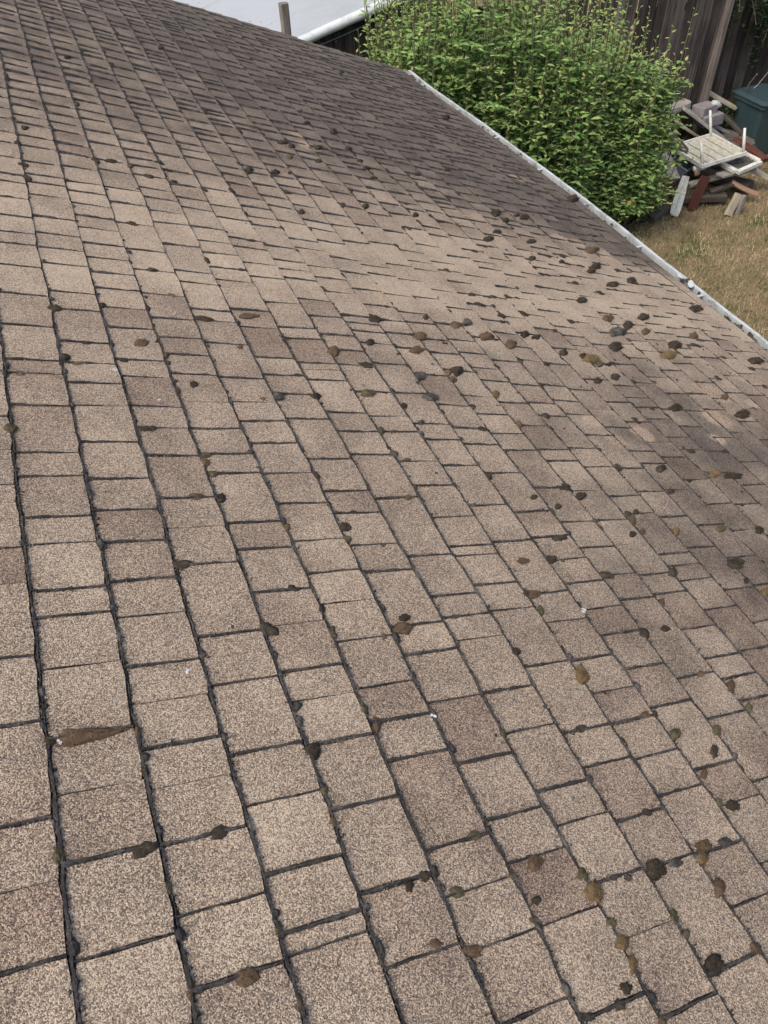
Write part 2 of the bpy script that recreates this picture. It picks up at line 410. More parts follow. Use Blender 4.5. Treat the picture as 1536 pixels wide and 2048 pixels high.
rj = random.Random(21)
tiles = []                                 # (course, u0, u1, gap0, gap1)
course_joints = {}
IMIN, IMAX = -7, 27
for i in range(IMIN, IMAX + 1):
    js = sorted(joints.get(i, []))
    # drop near duplicates
    q = []
    for a in js:
        if q and a[0] - q[-1][0] < .16: continue
        q.append(a)
    end = RAKE_U + rj.uniform(-.12, .08)
    pts = [(UMIN, .02)] + q + [(end, .0)]
    out = [pts[0]]
    for a, b in zip(pts, pts[1:]):
        gap = b[0] - a[0]
        if gap > 1.36:
            k = max(2, round(gap / rj.choice((.9, 1.0, 1.15))))
            ws = [rj.uniform(.55, 1.5) if a[0] < 16 else rj.uniform(.8, 1.25) for _ in range(k)]; tot = sum(ws); acc = a[0]
            for w_ in ws[:-1]:
                acc += gap * w_ / tot
                out.append((acc, rj.choice((.055, .05, .05, .045, .034, .02) if acc > 9 else (.05, .045, .034, .03, .014))))
        out.append(b)
    course_joints[i] = out
    for a, b in zip(out, out[1:]): tiles.append((i, a[0], b[0], a[1], b[1]))

def line_v(i, u):                          # butt line of course i, a little uneven
    return i + .030 * nz(u * .5, i * 7.7, 1.2) + .016 * nz(u * 2.3, i * 3.1, 5.0)

tile_rng = random.Random(5)
def tile_geo(i, u0, u1, g0, g1):
    bl = belt((u0 + u1) / 2, i - .5)
    far = min(1.0, max(0.0, (u0 - 16) / 14))
    k = 1 - .88 * bl
    gj = (1 + .8 * far) * (1.2 if u0 > 10 else 1)
    a, b = u0 + g0 * .5 * gj, u1 - g1 * .5 * gj
    top_g = (.040 if u0 < 12 else .028) * k
    n = max(2, min(6, math.ceil((b - a) / .26)))
    jit = .013 if u0 < 8 else .010 if u0 < 20 else .006
    lo, hi = [], []
    bot = 0.006 if i < IMAX else .0
    r = tile_rng
    for q in range(n + 1):
        u = a + (b - a) * q / n
        vb = min(line_v(i, u), EAVE_V + .02) - bot + r.uniform(-jit, jit)
        vt = line_v(i - 1, u) + top_g + r.uniform(-jit, jit)
        e = .018 if q in (0, n) else 0
        lo.append([u + (r.uniform(-jit, jit) if 0 < q < n else 0), vb - e]); hi.append([u, vt + e])
    mid0 = [[a + r.uniform(-jit, jit) * 1.2, hi[0][1] * .66 + lo[0][1] * .34], [a + r.uniform(-jit, jit) * 1.2, hi[0][1] * .33 + lo[0][1] * .67]]
    mid1 = [[b + r.uniform(-jit, jit) * 1.2, hi[-1][1] * .33 + lo[-1][1] * .67], [b + r.uniform(-jit, jit) * 1.2, hi[-1][1] * .66 + lo[-1][1] * .34]]
    ring = lo + mid1 + hi[::-1] + mid0     # around, starting low-left
    lift = r.uniform(-.004, .010); curl = r.uniform(0, .012)
    vtop = i - 1; V = []
    for (u, v) in ring:
        f = max(0, min(1, v - vtop)); edge = abs((u - a) / max(b - a, 1e-3) - .5) * 2
        V.append(RP(u, v, .012 + .030 * f + lift + curl * f * edge))
    nR = len(ring); V += [RP(u, v, -.02) for (u, v) in ring]
    F = [tuple(range(nR))] + [(q, q + nR, (q + 1) % nR + nR, (q + 1) % nR) for q in range(nR)]
    return V, F, ring
def col_attr(me, name, vals):
    at_ = me.attributes.new(name, 'FLOAT', 'POINT'); at_.data.foreach_set('value', vals)

recs = []
for tl in tiles:
    V, F, ring = tile_geo(*tl)
    i, u0, u1 = tl[0], tl[1], tl[2]
    c = RP((u0 + u1) / 2, i - .5, .03); x, y, z = to_px(c)
    inside = z > .2 and -60 < x < 1596 and -60 < y < 2108
    tone = min(.78, max(.26, tile_rng.gauss(.48, .075))); tone2 = min(.82, max(.24, tone + tile_rng.gauss(0, .10)))
    if belt((u0 + u1) / 2, i - .5) > .5: tone = min(1, tone * 1.0 + .26); tone2 = min(1, tone2 * 1.0 + .26)
    st = [stain_at(u, v) for (u, v) in ring] * 2
    area = (u1 - u0) * (1 / z ** 2) * abs((c - CAM).normalized().dot(Vector((ST, 0, CT)))) if inside else 0
    tn = [tone + (tone2 - tone) * (u - u0) / (u1 - u0) for (u, v) in ring] * 2
    recs.append((area, V, F, tn, st))
recs.sort(key=lambda r: -r[0])
for a, V, F, tone, st in recs[:300]:
    c = sum(V, Vector()) / len(V)
    me = mesh('shingle', [p - c for p in V], F, M['shingle'])
    col_attr(me, 'tone', tone); col_attr(me, 'stain', st)
    link('shingle', me, roof, Matrix.Translation(c))
BV, BF, BT, BS = [], [], [], []
for a, V, F, tone, st in recs[300:]:
    n = len(BV); BV += V; BF += [tuple(k + n for k in f) for f in F]; BT += tone; BS += st
me = mesh('shingle_field', BV, BF, M['shingle']); col_attr(me, 'tone', BT); col_attr(me, 'stain', BS)
tag(link('shingle_field', me, roof), None, None, None, 'stuff')

# --- crust of dark moss and grit lying in the joints
CV, CF = [], []
def strip(pts):                            # pts: (u, v, dir u, dir v, half width, height)
    n = len(CV)
    for (u, v, du, dv_, hw, h) in pts:
        for s_, hh in ((-1, .0), (-.45, h), (.45, h), (1, .0)):
            CV.append(RP(u - dv_ * hw * s_, v + du * hw * s_, hh))
    for k in range(len(pts) - 1):
        for q in range(3): CF.append((n + k * 4 + q, n + k * 4 + q + 1, n + k * 4 + 5 + q, n + k * 4 + 4 + q))
rc = random.Random(77)
for i in range(IMIN, IMAX):
    u = UMIN; run = []
    while u < RAKE_U - .1:
        far = min(1.0, max(0.0, (u - 15) / 12))
        step = .032 if u < 7 else .07 if u < 18 else .16
        bl = belt(u, i)
        nn = .5 + .5 * nz(u * .9, i * 5.1, 2.2) + .55 * nz(u * 4.5, i * 9.3, 7.0)
        hw = (.008 + .032 * max(0, nn)) * (1 - .93 * bl) * (1 + .55 * far) * rc.uniform(.55, 1.45)
        if nz(u * .6, i * 2.9, 11.0) < -.22: hw *= .35
        run.append((u, line_v(i, u) + .022 + rc.uniform(-.008, .008), 1, 0, max(hw, .002), .034 * (1 - .6 * bl) + .025 * max(0, nn) * (1 - bl) + rc.uniform(-.012, .012) * (1 - bl)))
        u += step
    strip(run)
    for (uj, g) in course_joints[i][1:-1]:
        if g < .02 and rc.random() < .5: continue
        far = min(1.0, max(0.0, (uj - 15) / 12))
        step = .032 if uj < 7 else .08 if uj < 18 else .2
        run = []; v = i - 1 + .02
        while v < i + .01:
            nn = .5 + .9 * nz(uj * 3.3, v * 5.0, 4.0)
            hw = g * (.30 + .42 * max(0, nn)) * rc.uniform(.5, 1.5) * (1 + .85 * far) * (1.35 if uj > 10 else 1)
            run.append((uj + .012 * nz(v * 4, uj, 1.0), v, 0, 1, max(hw, .005), .046 + .02 * max(0, nn) * (g > .04) + .035 * far))
            v += step
        strip(run)
def blob(u, v, ru, rv, h, V, F, seg=7):
    n = len(V); top = len(V)
    V.append(RP(u, v, .03 + h))
    for ring_, (k, hh) in enumerate(((.62, .8), (1.0, .15))):
        for q in range(seg):
            a = 2 * math.pi * q / seg + ring_ * .4; s_ = k * rc.uniform(.72, 1.25)
            V.append(RP(u + ru * s_ * math.cos(a), v + rv * s_ * math.sin(a), .02 + h * hh * rc.uniform(.7, 1.2)))
    for q in range(seg):
        F.append((top, n + 1 + q, n + 1 + (q + 1) % seg))
        F.append((n + 1 + q, n + 1 + seg + q, n + 1 + seg + (q + 1) % seg, n + 1 + (q + 1) % seg))
GVv, GFf = [], []
for i in range(0, IMAX):                   # lumps at the junctions and along the lines
    for (uj, g) in course_joints[i][1:-1]:
        if g > .03 and rc.random() < .55 * (1 - .8 * belt(uj, i)):
            s_ = rc.uniform(.03, .085); blob(uj + rc.uniform(-.08, .08), line_v(i, uj) + rc.uniform(-.02, .06), s_ * rc.uniform(.8, 1.5), s_, s_ * .8, CV, CF)
    u = UMIN
    while u < RAKE_U:
        u += rc.expovariate(1.5 if u < 22 else .9)
        if rc.random() < 1 - .85 * belt(u, i):
            s_ = rc.uniform(.018, .055); blob(u, i + rc.uniform(-.03, .07), s_ * rc.uniform(1, 2), s_, s_ * .7, *((CV, CF) if rc.random() < .75 else (GVv, GFf)))
def crumb(u, v, s_, V, F):
    n = len(V); h = .03 + s_ * rc.uniform(.4, 1.2)
    for q in range(3):
        a = q * 2.09 + rc.uniform(-.5, .5); V.append(RP(u + s_ * rc.uniform(.6, 1.4) * math.cos(a), v + s_ * rc.uniform(.6, 1.4) * math.sin(a), .015))
    V.append(RP(u, v, .02 + h)); F += [(n, n + 1, n + 3), (n + 1, n + 2, n + 3), (n + 2, n, n + 3)]
for i in range(-3, 24):                    # loose grit and frayed moss along the nearer joints
    for _ in range(330):
        u = -5 + 17 * rc.random() ** 1.3
        if rc.random() < .7 * belt(u, i): continue
        crumb(u, line_v(i, u) + rc.gauss(.02, .032), rc.uniform(.008, .026), *((CV, CF) if rc.random() < .8 else (GVv, GFf)))
    for (uj, g) in course_joints[i][1:-1]:
        if uj < 12 and g > .02:
            for _ in range(14): crumb(uj + rc.gauss(0, g * .45), i - rc.random(), rc.uniform(.007, .022), *((CV, CF) if rc.random() < .85 else (GVv, GFf)))
for k in range(520):                       # crumbs out on the tabs, thick towards the eave
    u, v = rc.uniform(-4, 47), 27 - abs(rc.gauss(0, 9))
    if v < 0 or belt(u, v) > .35 and rc.random() < .75: continue
    s_ = rc.uniform(.015, .055) * (1 if u < 25 else 1.2)
    blob(u, v, s_ * rc.uniform(.8, 1.6), s_, s_ * .8, CV, CF)
TV, TF, OV, OF = [], [], [], []
for k in range(7000):                      # small ragged tufts hugging the tab edges
    u = rc.uniform(-4, 46); i = rc.randrange(1, 27)
    dens = (.25 + .75 * (1 / (1 + math.exp(-(i - 7 - .12 * u) / 2.5)))) * (1 - .85 * belt(u, i)) * (.55 + .9 * nz(u * .28, i * .28, 6.0))
    if rc.random() > dens or (u < 2 and i < 6): continue
    s_ = rc.uniform(.025, .085) * (.5 if u < 5 else .8 if u < 10 else 1 if u < 18 else 1.35)
    if rc.random() < .6: uu, vv, a_, b_ = u, line_v(i, u) + rc.gauss(.015, .02), rc.uniform(1.2, 2.6), 1
    else:
        uj = rc.choice(course_joints[i][1:-1])[0]; uu, vv, a_, b_ = uj, i - rc.random(), 1, rc.uniform(1.0, 2.0)
        u = uj
    T = (TV, TF) if rc.random() < (.86 if u > 6 else .6) else (OV, OF)
    if T[0] is OV: s_ *= .65
    for _ in range(2 if u < 20 else 1): blob(uu + rc.gauss(0, s_ * .5), vv + rc.gauss(0, s_ * .4), s_ * a_, s_ * b_, s_ * .5, *T, seg=9)
SV, SF, ST_ = [], [], []
for i in range(-3, 22):                    # loose granules that fray the tab edges
    for _ in range(420):
        u = -5 + 15 * rc.random() ** 1.4; n0 = len(SV)
        crumb(u, line_v(i, u) + rc.choice((rc.gauss(-.004, .010), rc.gauss(.050, .010))), rc.uniform(.005, .013), SV, SF); ST_ += [rc.uniform(.3, .9)] * (len(SV) - n0)
    for (uj, g) in course_joints[i][1:-1]:
        if uj < 9:
            for _ in range(16):
                n0 = len(SV); crumb(uj + rc.choice((-1, 1)) * g * .5 + rc.gauss(0, .008), i - rc.random(), rc.uniform(.005, .012), SV, SF); ST_ += [rc.uniform(.3, .9)] * (len(SV) - n0)
me = mesh('loose_granules', SV, SF, M['shingle']); col_attr(me, 'tone', ST_); col_attr(me, 'stain', [0.] * len(SV))
tag(link('loose_granules', me, roof), None, None, None, 'stuff')
tag(link('dark_tufts', mesh('dark_tufts', TV, TF, M['moss_dark'], True), roof), 'small dark moss tufts along the tab edges', None, None, 'stuff')
tag(link('olive_tufts', mesh('olive_tufts', OV, OF, M['moss_olive'], True), roof), 'small olive moss tufts along the tab edges', None, None, 'stuff')
tag(link('joint_moss', mesh('joint_moss', CV, CF, M['crust']), roof), 'dark moss and grit packed in the joints', None, None, 'stuff')
tag(link('lichen_grit', mesh('lichen_grit', GVv, GFf, M['moss_grey']), roof), 'grey lichen specks along the joints', None, None, 'stuff')

# --- gutter, drip edge and rake trim
def sweep(name, prof, material, parent, u_list, closed=False, base_v=0., wob=0.):
    V, F = [], []
    for u in u_list:
        b = RP(u, EAVE_V)
        for (x, z) in prof:
            V.append((b.x + x + wob * nz(u * .4, 3.0), b.y, b.z + z + wob * nz(u * .5, 8.0)))
    n = len(prof)
    for k in range(len(u_list) - 1):
        for q in range(n if closed else n - 1):
            F.append((k * n + q, k * n + (q + 1) % n, (k + 1) * n + (q + 1) % n, (k + 1) * n + q))
    if closed: F.append(tuple(range(n))); F.append(tuple((len(u_list) - 1) * n + q for q in range(n))[::-1])
    return link(name, mesh(name, V, F, material), parent)
ul = list(np.linspace(UMIN, RAKE_U + .15, 70))
outer = [(-.012, -.030), (-.012, -.135), (.080, -.135), (.100, -.085), (.100, -.046), (.110, -.040), (.110, -.028), (.090, -.028),
         (.090, -.044), (.092, -.086), (.076, -.129), (-.006, -.129), (-.006, -.030)]
gut = sweep('gutter', outer, M['white'], house, ul, True, wob=.004)
tag(gut, 'white metal gutter with leaf litter and a gap in its lip')
sweep('drip_edge', [(-.05, .012), (.012, -.010), (.014, -.034), (.009, -.034), (.007, -.014), (-.05, .006)], M['white'], gut, ul, True)
sweep('gutter_bed', [(-.004, -.128), (.074, -.128), (.072, -.110), (.0, -.112)], M['trough'], gut, ul, True)
for yy in (0, 1):                          # end caps
    u = ul[-1] if yy else ul[0]; b = RP(u, EAVE_V)
    mb = MB(); mb.box((b.x + .046, b.y + (.003 if yy else -.003), b.z - .085), (.118, .004, .11)); mb.build('end_cap', M['white'], gut)
for k in range(12):                        # hangers across the trough
    u = -6 + k * 4.7; b = RP(u, EAVE_V)
    mb = MB(); mb.box((b.x + .043, b.y, b.z - .036), (.098, .018, .004)); mb.build('hanger', M['white'], gut)
for (xx, yy, rz_, sc, lb) in ((1331, 548, .5, .5, 'bent white flap on the gutter lip'), (1357, 566, -.3, .6, 'torn white end of the gutter lip')):
    c = RP(roof_uv(xx, yy)[0], EAVE_V) + Vector((.082, 0, -.026)); V = []
    for (x_, y_, z_) in ((-.03, -.05, 0), (.0, -.058, .006), (.028, -.03, .004), (.034, .02, .012), (.016, .055, .022), (-.012, .035, .010), (-.028, .01, .004)):
        V.append(c + Matrix.Rotation(rz_, 3, 'Z') @ Vector((x_, y_, z_)) * sc)
    V += [p - Vector((0, 0, .005)) for p in V]
    F = [tuple(range(7)), tuple(range(7, 14))[::-1]] + [(q, q + 7, (q + 1) % 7 + 7, (q + 1) % 7) for q in range(7)]
    tag(link('torn_flap', mesh('torn_flap', V, F, M['white']), gut), lb)
LV, LF = [], []
rl = random.Random(4)
for k in range(800):                      # leaf litter and moss lying in the gutter
    u = 48 - abs(rl.gauss(0, 14)) if rl.random() < .8 else rl.uniform(12, 16)
    if nz(u * .5, 40.0) < -.12 or u < 8: continue
    b = RP(u, EAVE_V); s_ = rl.uniform(.006, .02); n = len(LV)
    x = rl.uniform(.005, .085); c = Vector((b.x + x, b.y, b.z - .085 + rl.uniform(0, .05)))
    a = rl.uniform(0, 6.3); d = Vector((math.cos(a), math.sin(a), rl.uniform(-.3, .3))) * s_; e = Vector((-math.sin(a), math.cos(a), rl.uniform(-.3, .3))) * s_ * .6
    LV += [c - d, c + e, c + d, c - e + Vector((0, 0, s_ * .5))]; LF += [(n, n + 1, n + 2), (n, n + 2, n + 3)]
for k in range(50):
    u = roof_uv(1345, 557)[0] + rl.gauss(0, .22); b = RP(u, EAVE_V); s_ = rl.uniform(.008, .02); n = len(LV)
    c = Vector((b.x + rl.uniform(.0, .11), b.y, b.z - .07 + rl.uniform(0, .05))); a = rl.uniform(0, 6.3)
    d = Vector((math.cos(a), math.sin(a), rl.uniform(-.3, .3))) * s_; e = Vector((-math.sin(a), math.cos(a), rl.uniform(-.3, .3))) * s_ * .6
    LV += [c - d, c + e, c + d, c - e + Vector((0, 0, s_ * .5))]; LF += [(n, n + 1, n + 2), (n, n + 2, n + 3)]
tag(link('leaf_litter', mesh('leaf_litter', LV, LF, M['moss_dark']), gut), None, None, None, 'stuff')
# rake board and metal edge at the gable end
V, F = [], []
vl = list(np.linspace(VMIN, EAVE_V - .1, 30))
for v in vl:
    for (du, h) in ((-.02, -.02), (.10, -.02), (.10, -1.1), (-.02, -1.1)): V.append(RP(RAKE_U + du - .1, v, h))
for k in range(len(vl) - 1):
    for q in range(4): F.append((k * 4 + q, k * 4 + (q + 1) % 4, k * 4 + 4 + (q + 1) % 4, k * 4 + 4 + q))
F += [(0, 1, 2, 3), tuple(len(V) - 4 + q for q in (3, 2, 1, 0))]
link('rake_board', mesh('rake_board', V, F, M['fence']), house)

# ------------------------------------------------------------------ moss cushions: pixel x, y, half width, half height, colour
MOSS = """115,1715,14,20,o 275,1470,8,17,b 288,1548,9,11,d 98,1485,12,11,d 495,1955,22,20,b 335,1780,8,13,o 378,1985,11,26,b 645,1586,8,13,o 662,1650,8,12,b
555,1862,8,20,o 595,2010,8,24,b 757,1925,7,13,o 832,1675,5,9,o 945,1675,15,11,o 870,1890,16,10,b 945,1905,18,13,b 815,1775,10,15,d 1020,1755,12,8,o 990,1702,7,9,b
1068,1728,15,18,b 1162,1752,13,13,o 1185,1787,20,22,a 1070,1803,9,9,d 1218,1850,11,13,o 1240,1890,15,20,a 1262,1932,12,22,a 1060,1845,8,9,o 1312,1738,19,22,d
1353,1725,14,10,g 1409,1690,17,12,b 1404,1714,13,18,a 1440,1775,12,22,b 1345,1835,12,18,o 1372,1868,9,12,o 1512,1895,11,14,b 1470,1608,15,11,d 1410,1545,7,11,b
1440,1602,7,9,o 1430,1928,20,22,d 1250,1978,15,17,d 1240,2010,14,14,d 1170,2035,20,9,d 1322,2044,11,13,b 1255,1756,13,8,g 1452,1683,20,13,g 660,1270,8,12,b 572,1060,7,9,a
692,1084,9,8,o 688,1060,12,10,d 805,1242,11,8,d 803,1263,18,12,b 765,1279,10,8,o 790,1288,7,12,o 532,1267,12,9,d 640,1225,9,10,d 1046,1125,13,7,b 1100,1122,11,8,d
1063,1192,14,9,b 1078,1225,7,11,o 1162,1353,15,20,a 1138,1320,6,11,o 1028,1308,9,9,d 1343,1148,10,11,d 1263,1072,8,7,d 1263,1045,7,13,o 1283,1066,6,8,b
1350,1065,7,8,a 1515,1065,10,9,d 1440,1060,11,7,o 1470,1130,17,11,d 1490,1165,7,6,d 1530,1187,10,8,a 1323,1207,6,9,b 1290,1430,11,8,b 1350,1468,11,11,o 1433,1460,9,12,o
1430,1500,9,14,d 1497,1418,7,12,o 1460,1375,9,14,b 1400,1350,8,8,b 1002,1470,8,12,o 725,1425,8,11,o 750,1456,8,17,b 680,1488,12,6,o 590,1418,10,9,g 623,1508,18,16,d
283,685,14,8,b 20,858,14,9,o 388,770,9,7,d 355,783,6,7,b 332,710,6,7,b 410,926,9,8,a 412,912,12,5,o 425,950,10,6,o 395,998,17,8,b 440,1000,10,9,d 130,714,10,7,d
108,615,14,7,d 205,610,8,5,d 480,697,8,5,b 500,634,21,6,b 665,707,13,9,b 738,690,9,6,d 557,795,12,9,g 630,795,12,7,d 525,800,10,4,a 735,790,13,7,o 747,643,12,7,d
838,677,14,9,b 832,705,14,8,b 910,653,11,7,b 933,648,11,7,g 850,638,6,6,d 972,676,16,9,b 1022,690,11,9,b 838,757,12,8,g 912,747,14,9,d 893,750,7,7,a 903,764,7,7,b
858,800,15,8,g 990,792,8,8,a 1036,852,7,8,a 805,817,7,6,d 785,913,9,7,b 812,924,8,3,o 815,1000,9,6,b 760,865,7,8,o 840,850,7,5,g 944,818,6,5,b 1065,1000,8,6,d
1113,1018,7,6,d 1160,995,10,8,d 975,958,7,6,d 1063,519,7,5,d 1163,601,11,6,d 1190,534,11,7,d 1181,543,9,5,d 1215,638,11,7,b 1225,570,12,5,d 1262,563,10,6,d
1233,665,16,9,g 1255,652,9,10,d 1285,637,11,6,d 1180,718,16,9,a 1166,712,8,7,d 1199,728,8,7,o 1335,712,15,8,a 1347,694,15,7,d 1385,675,9,6,b 1290,665,8,6,b
1230,695,14,9,d 1230,755,10,7,d 1195,762,9,6,d 1218,729,7,5,d 1350,818,13,7,d 1483,832,15,8,d 1448,797,8,6,b 1320,940,10,8,d 1428,950,12,7,a 1465,955,18,7,d
1270,1028,7,6,d 1340,985,7,5,d 1390,620,15,6,d 1508,726,15,7,d 1128,705,8,7,d 1050,668,8,7,d 1092,729,7,5,d 1072,674,8,5,d 565,285,11,4,d 583,293,7,5,d 637,295,8,4,d
667,265,8,5,d 697,298,7,4,d 637,322,7,4,d 580,315,6,4,o 497,342,9,7,d 550,346,10,4,d 580,348,5,3,d 603,425,6,5,d 835,350,6,4,d 890,238,8,4,d 682,145,5,3,d 613,247,7,4,d
730,414,7,5,d 684,412,6,4,d 733,337,7,4,d 720,322,6,3,d 747,358,8,3,d 830,433,6,4,d 990,430,10,7,d 1010,444,7,5,d 1048,437,9,5,d 1033,433,6,3,d 993,467,9,4,d
975,481,11,5,d 1062,485,9,4,d 1183,502,13,6,b 893,343,6,3,d 1123,525,6,4,d 322,97,6,4,d 50,257,8,4,d 135,115,7,3,d 260,335,7,4,b 345,368,9,4,d 104,40,4,3,d 1145,402,11,7,d"""
ICO = {}
def ico(n):
    if n in ICO: return ICO[n]
    import bmesh
    bm = bmesh.new(); bmesh.ops.create_icosphere(bm, subdivisions=n, radius=1.0)
    v = [q.co.copy() for q in bm.verts]; f = [tuple(x.index for x in q.verts) for q in bm.faces]; bm.free()
    ICO[n] = (v, f); return ICO[n]
COLN = {'d': ('dark', 'moss_dark'), 'b': ('brown', 'moss_brown'), 'a': ('amber', 'moss_amber'), 'o': ('olive', 'moss_olive'), 'g': ('grey', 'moss_grey')}
def cushion(x, y, rx_, ry_, c, taper=0., axis=None, hmin=0.):
    gx_, gy_, _ = to_px(RP(*roof_uv(x, y), .05))
    u, v = roof_uv(x, y); ua, va = roof_uv(x + rx_, y); ub, vb = roof_uv(x, y + ry_ * .95)
    A = (ua - u, va - v); B = (ub - u, vb - v)
    if axis: ua, va = roof_uv(x + axis[0], y + axis[1]); ub, vb = roof_uv(x + axis[2], y + axis[3]); A = (ua - u, va - v); B = (ub - u, vb - v)
    # the eave bow moves things a little: undo it so that the cushion sits where it was seen
    t_ = max(0, min(1, v / EAVE_V)); v0 = v - (float(np.interp(u, GU, GV)) - EAVE_V) * t_ * t_
    la, lb = math.hypot(*A), math.hypot(*B); H = max(hmin, .32 * min(la, lb) + .018)
    near = u < 9
    vs_, fs_ = ico(4 if near and max(rx_, ry_) > 12 else 3)
    sd_ = x * .37 + y * .11
    base = RP(u, v0, .03)
    V = []
    for p in vs_:
        if p.z < -.35: z = -.35
        else: z = p.z
        k = 1 + .36 * nz(p.x * 1.3 + sd_, p.y * 1.3, p.z * 1.3 + sd_) + .25 * nz(p.x * 3.2 + sd_, p.y * 4, p.z * 4) + .10 * nz(p.x * 9 + sd_, p.y * 11, p.z * 11)
        tp = 1 - taper * (p.x * .5 + .5)
        uu = u + (A[0] * p.x + B[0] * p.y * tp) * k; vv = v0 + (A[1] * p.x + B[1] * p.y * tp) * k
        V.append(RP(uu, vv, .02 + H * z * k * (tp * .5 + .5)) - base)
    F = list(fs_)
    rr = random.Random(int(x * 7 + y))
    ctr = sum(V, Vector()) / len(V); nn = len(vs_)
    for _ in range(420 if near else 110):    # short fuzz so that the outline is soft
        p = V[rr.randrange(nn)]; d = (p - ctr).normalized()
        d = (d + Vector((rr.uniform(-.6, .6), rr.uniform(-.6, .6), rr.uniform(-.1, .7)))).normalized()
        s_ = E * min(la, lb) * rr.uniform(.09, .22); e = d.orthogonal().normalized() * s_ * .25; n = len(V)
        V += [p - e - d * s_ * .2, p + e - d * s_ * .2, p + d * s_]; F.append((n, n + 1, n + 2))
    o = link('moss_cushion', mesh('moss_cushion', V, F, M[COLN[c][1]], True), None, Matrix.Translation(base))
    return o
ROWS = ((330, 'top'), (470, 'upper'), (690, 'upper middle'), (850, 'middle'), (1060, 'lower middle'), (1540, 'lower'), (9999, 'bottom'))
COLS = ((400, 'far left'), (800, 'left'), (1200, 'right'), (9999, 'far right'))
def zone(x, y):
    return next(n for t, n in ROWS if y < t) + ' ' + next(n for t, n in COLS if x < t)
groups = {}
for e in MOSS.split():
    x, y, a, b_, c = e.split(','); x, y, a, b_ = map(float, (x, y, a, b_))
    o = cushion(x, y, a, b_, c)
    groups.setdefault((COLN[c][0], zone(x, y)), []).append((x, o))
ORD = ['leftmost', 'second from left', 'third from left', 'fourth from left', 'fifth from left', 'sixth from left', 'seventh from left', 'eighth from left', 'ninth from left']
NUM = ['', '', 'two', 'three', 'four', 'five', 'six', 'seven', 'eight', 'nine', 'ten', 'eleven', 'twelve', 'thirteen', 'fourteen', 'fifteen']
for (cn, zn), L_ in groups.items():
    L_.sort(key=lambda q: q[0]); n = len(L_)
    for k, (x, o) in enumerate(L_):
        if n == 1: lb = f'only {cn} moss cushion on the {zn} roof'
        else:
            od = ORD[k] if k <= n // 2 and k < n - 1 else ('rightmost' if k == n - 1 else ORD[n - 1 - k].replace('left', 'right'))
            lb = f'{od} of {NUM[n]} {cn} moss cushions on the {zn} roof'
        tag(o, lb, 'moss', 'moss cushions on the roof')
o = cushion(188, 1473, 60, 16, 'b', .85, (70, -10, 4, 22), .10)
tag(o, 'long tapering rust brown moss wedge filling a joint at lower left', 'moss', 'moss cushions on the roof')
for (x, y, s_, lb) in ((229, 742, .055, 'white bird dropping on a shingle beside a long joint, upper left'), (321, 804, .03, 'tiny white fleck on a shingle at the left'),
                       (374, 1345, .035, 'faint grey white dropping on a near shingle, lower left'), (117, 1489, .035, 'white flake between dark moss and the rust brown moss wedge'),
                       (866, 1436, .04, 'small pale grey fleck at a joint, lower middle'), (1168, 1224, .05, 'blue grey lichen spot on a joint right of centre')):
    V, F = [], []; u, v = roof_uv(x, y)
    for q in range(5 if s_ < .05 else 9):
        du, dv_ = random.gauss(0, s_ * .5), random.gauss(0, s_ * .5); n = len(V); ss = s_ * random.uniform(.3, .6)
        ring = [(u + du + ss * random.uniform(.6, 1.2) * math.cos(a), v + dv_ + ss * random.uniform(.6, 1.2) * math.sin(a)) for a in np.linspace(0, 2 * math.pi, 8)[:-1]]
        V += [RP(a, b_, .055) for a, b_ in ring] + [RP(a + (a - u) * .3, b_, .04) for a, b_ in ring]
        F += [tuple(range(n, n + 7))] + [(n + k, n + 7 + k, n + 7 + (k + 1) % 7, n + (k + 1) % 7) for k in range(7)]
    c = RP(u, v)
    tag(link('bird_dropping', mesh('bird_dropping', [p - c for p in V], F, M['flake']), None, Matrix.Translation(c)), lb, 'dropping')

# ------------------------------------------------------------------ neighbour's shed with the white roof
SY = 9.05
pA, pB = aty(600, 78, SY), aty(770, 2, SY)
slope = (pB.z - pA.z) / (pB.x - pA.x)
zs = lambda x: pA.z + (x - pA.x) * slope
sx0, sx1, sy1 = pA.x - 4.2, pB.x + .8, SY + 7
shed = thing('shed', 'dark board shed with a white membrane roof and rolled white edge', 'shed', ((sx0 + sx1) / 2, SY + 3.5, 0))
V, F = [], []
nx_, ny_ = 14, 12
for j in range(ny_ + 1):
    for i in range(nx_ + 1):
        x = sx0 + (sx1 - sx0) * i / nx_; y = SY - .02 + (sy1 - SY) * j / ny_
        V.append((x, y, zs(x) - .03 + .012 * nz(x * 1.2, y * 1.2, 2.0)))
for j in range(ny_):
    for i in range(nx_): F.append((j * (nx_ + 1) + i, j * (nx_ + 1) + i + 1, (j + 1) * (nx_ + 1) + i + 1, (j + 1) * (nx_ + 1) + i))
n = len(V)
V += [Vector(p) - Vector((0, 0, .12)) for p in V]
nn_ = n
F += [tuple(k + nn_ for k in f[::-1]) for f in list(F)]
sroof = link('roof', mesh('roof', V, F, M['membrane'], True), shed)
for k in range(4):                         # lapped membrane seams
    y = SY + .9 + k * 1.6
    mb = MB(); pts = [(sx0 + (sx1 - sx0) * q / 20, y, zs(sx0 + (sx1 - sx0) * q / 20) - .030 + .012 * nz((sx0 + (sx1 - sx0) * q / 20) * 1.2, y * 1.2, 2.0)) for q in range(21)]
    mb.tube(pts, .0035, 5); mb.build('seam', M['membrane'], sroof)
mb = MB(); mb.tube([(x, SY - .05, zs(x) - .01 + .008 * nz(x * 3, 1.0)) for x in np.linspace(sx0, sx1, 24)], .055, 12); mb.build('rolled_edge', M['shed_edge'], sroof, None, True)
x = sx0; k = 0
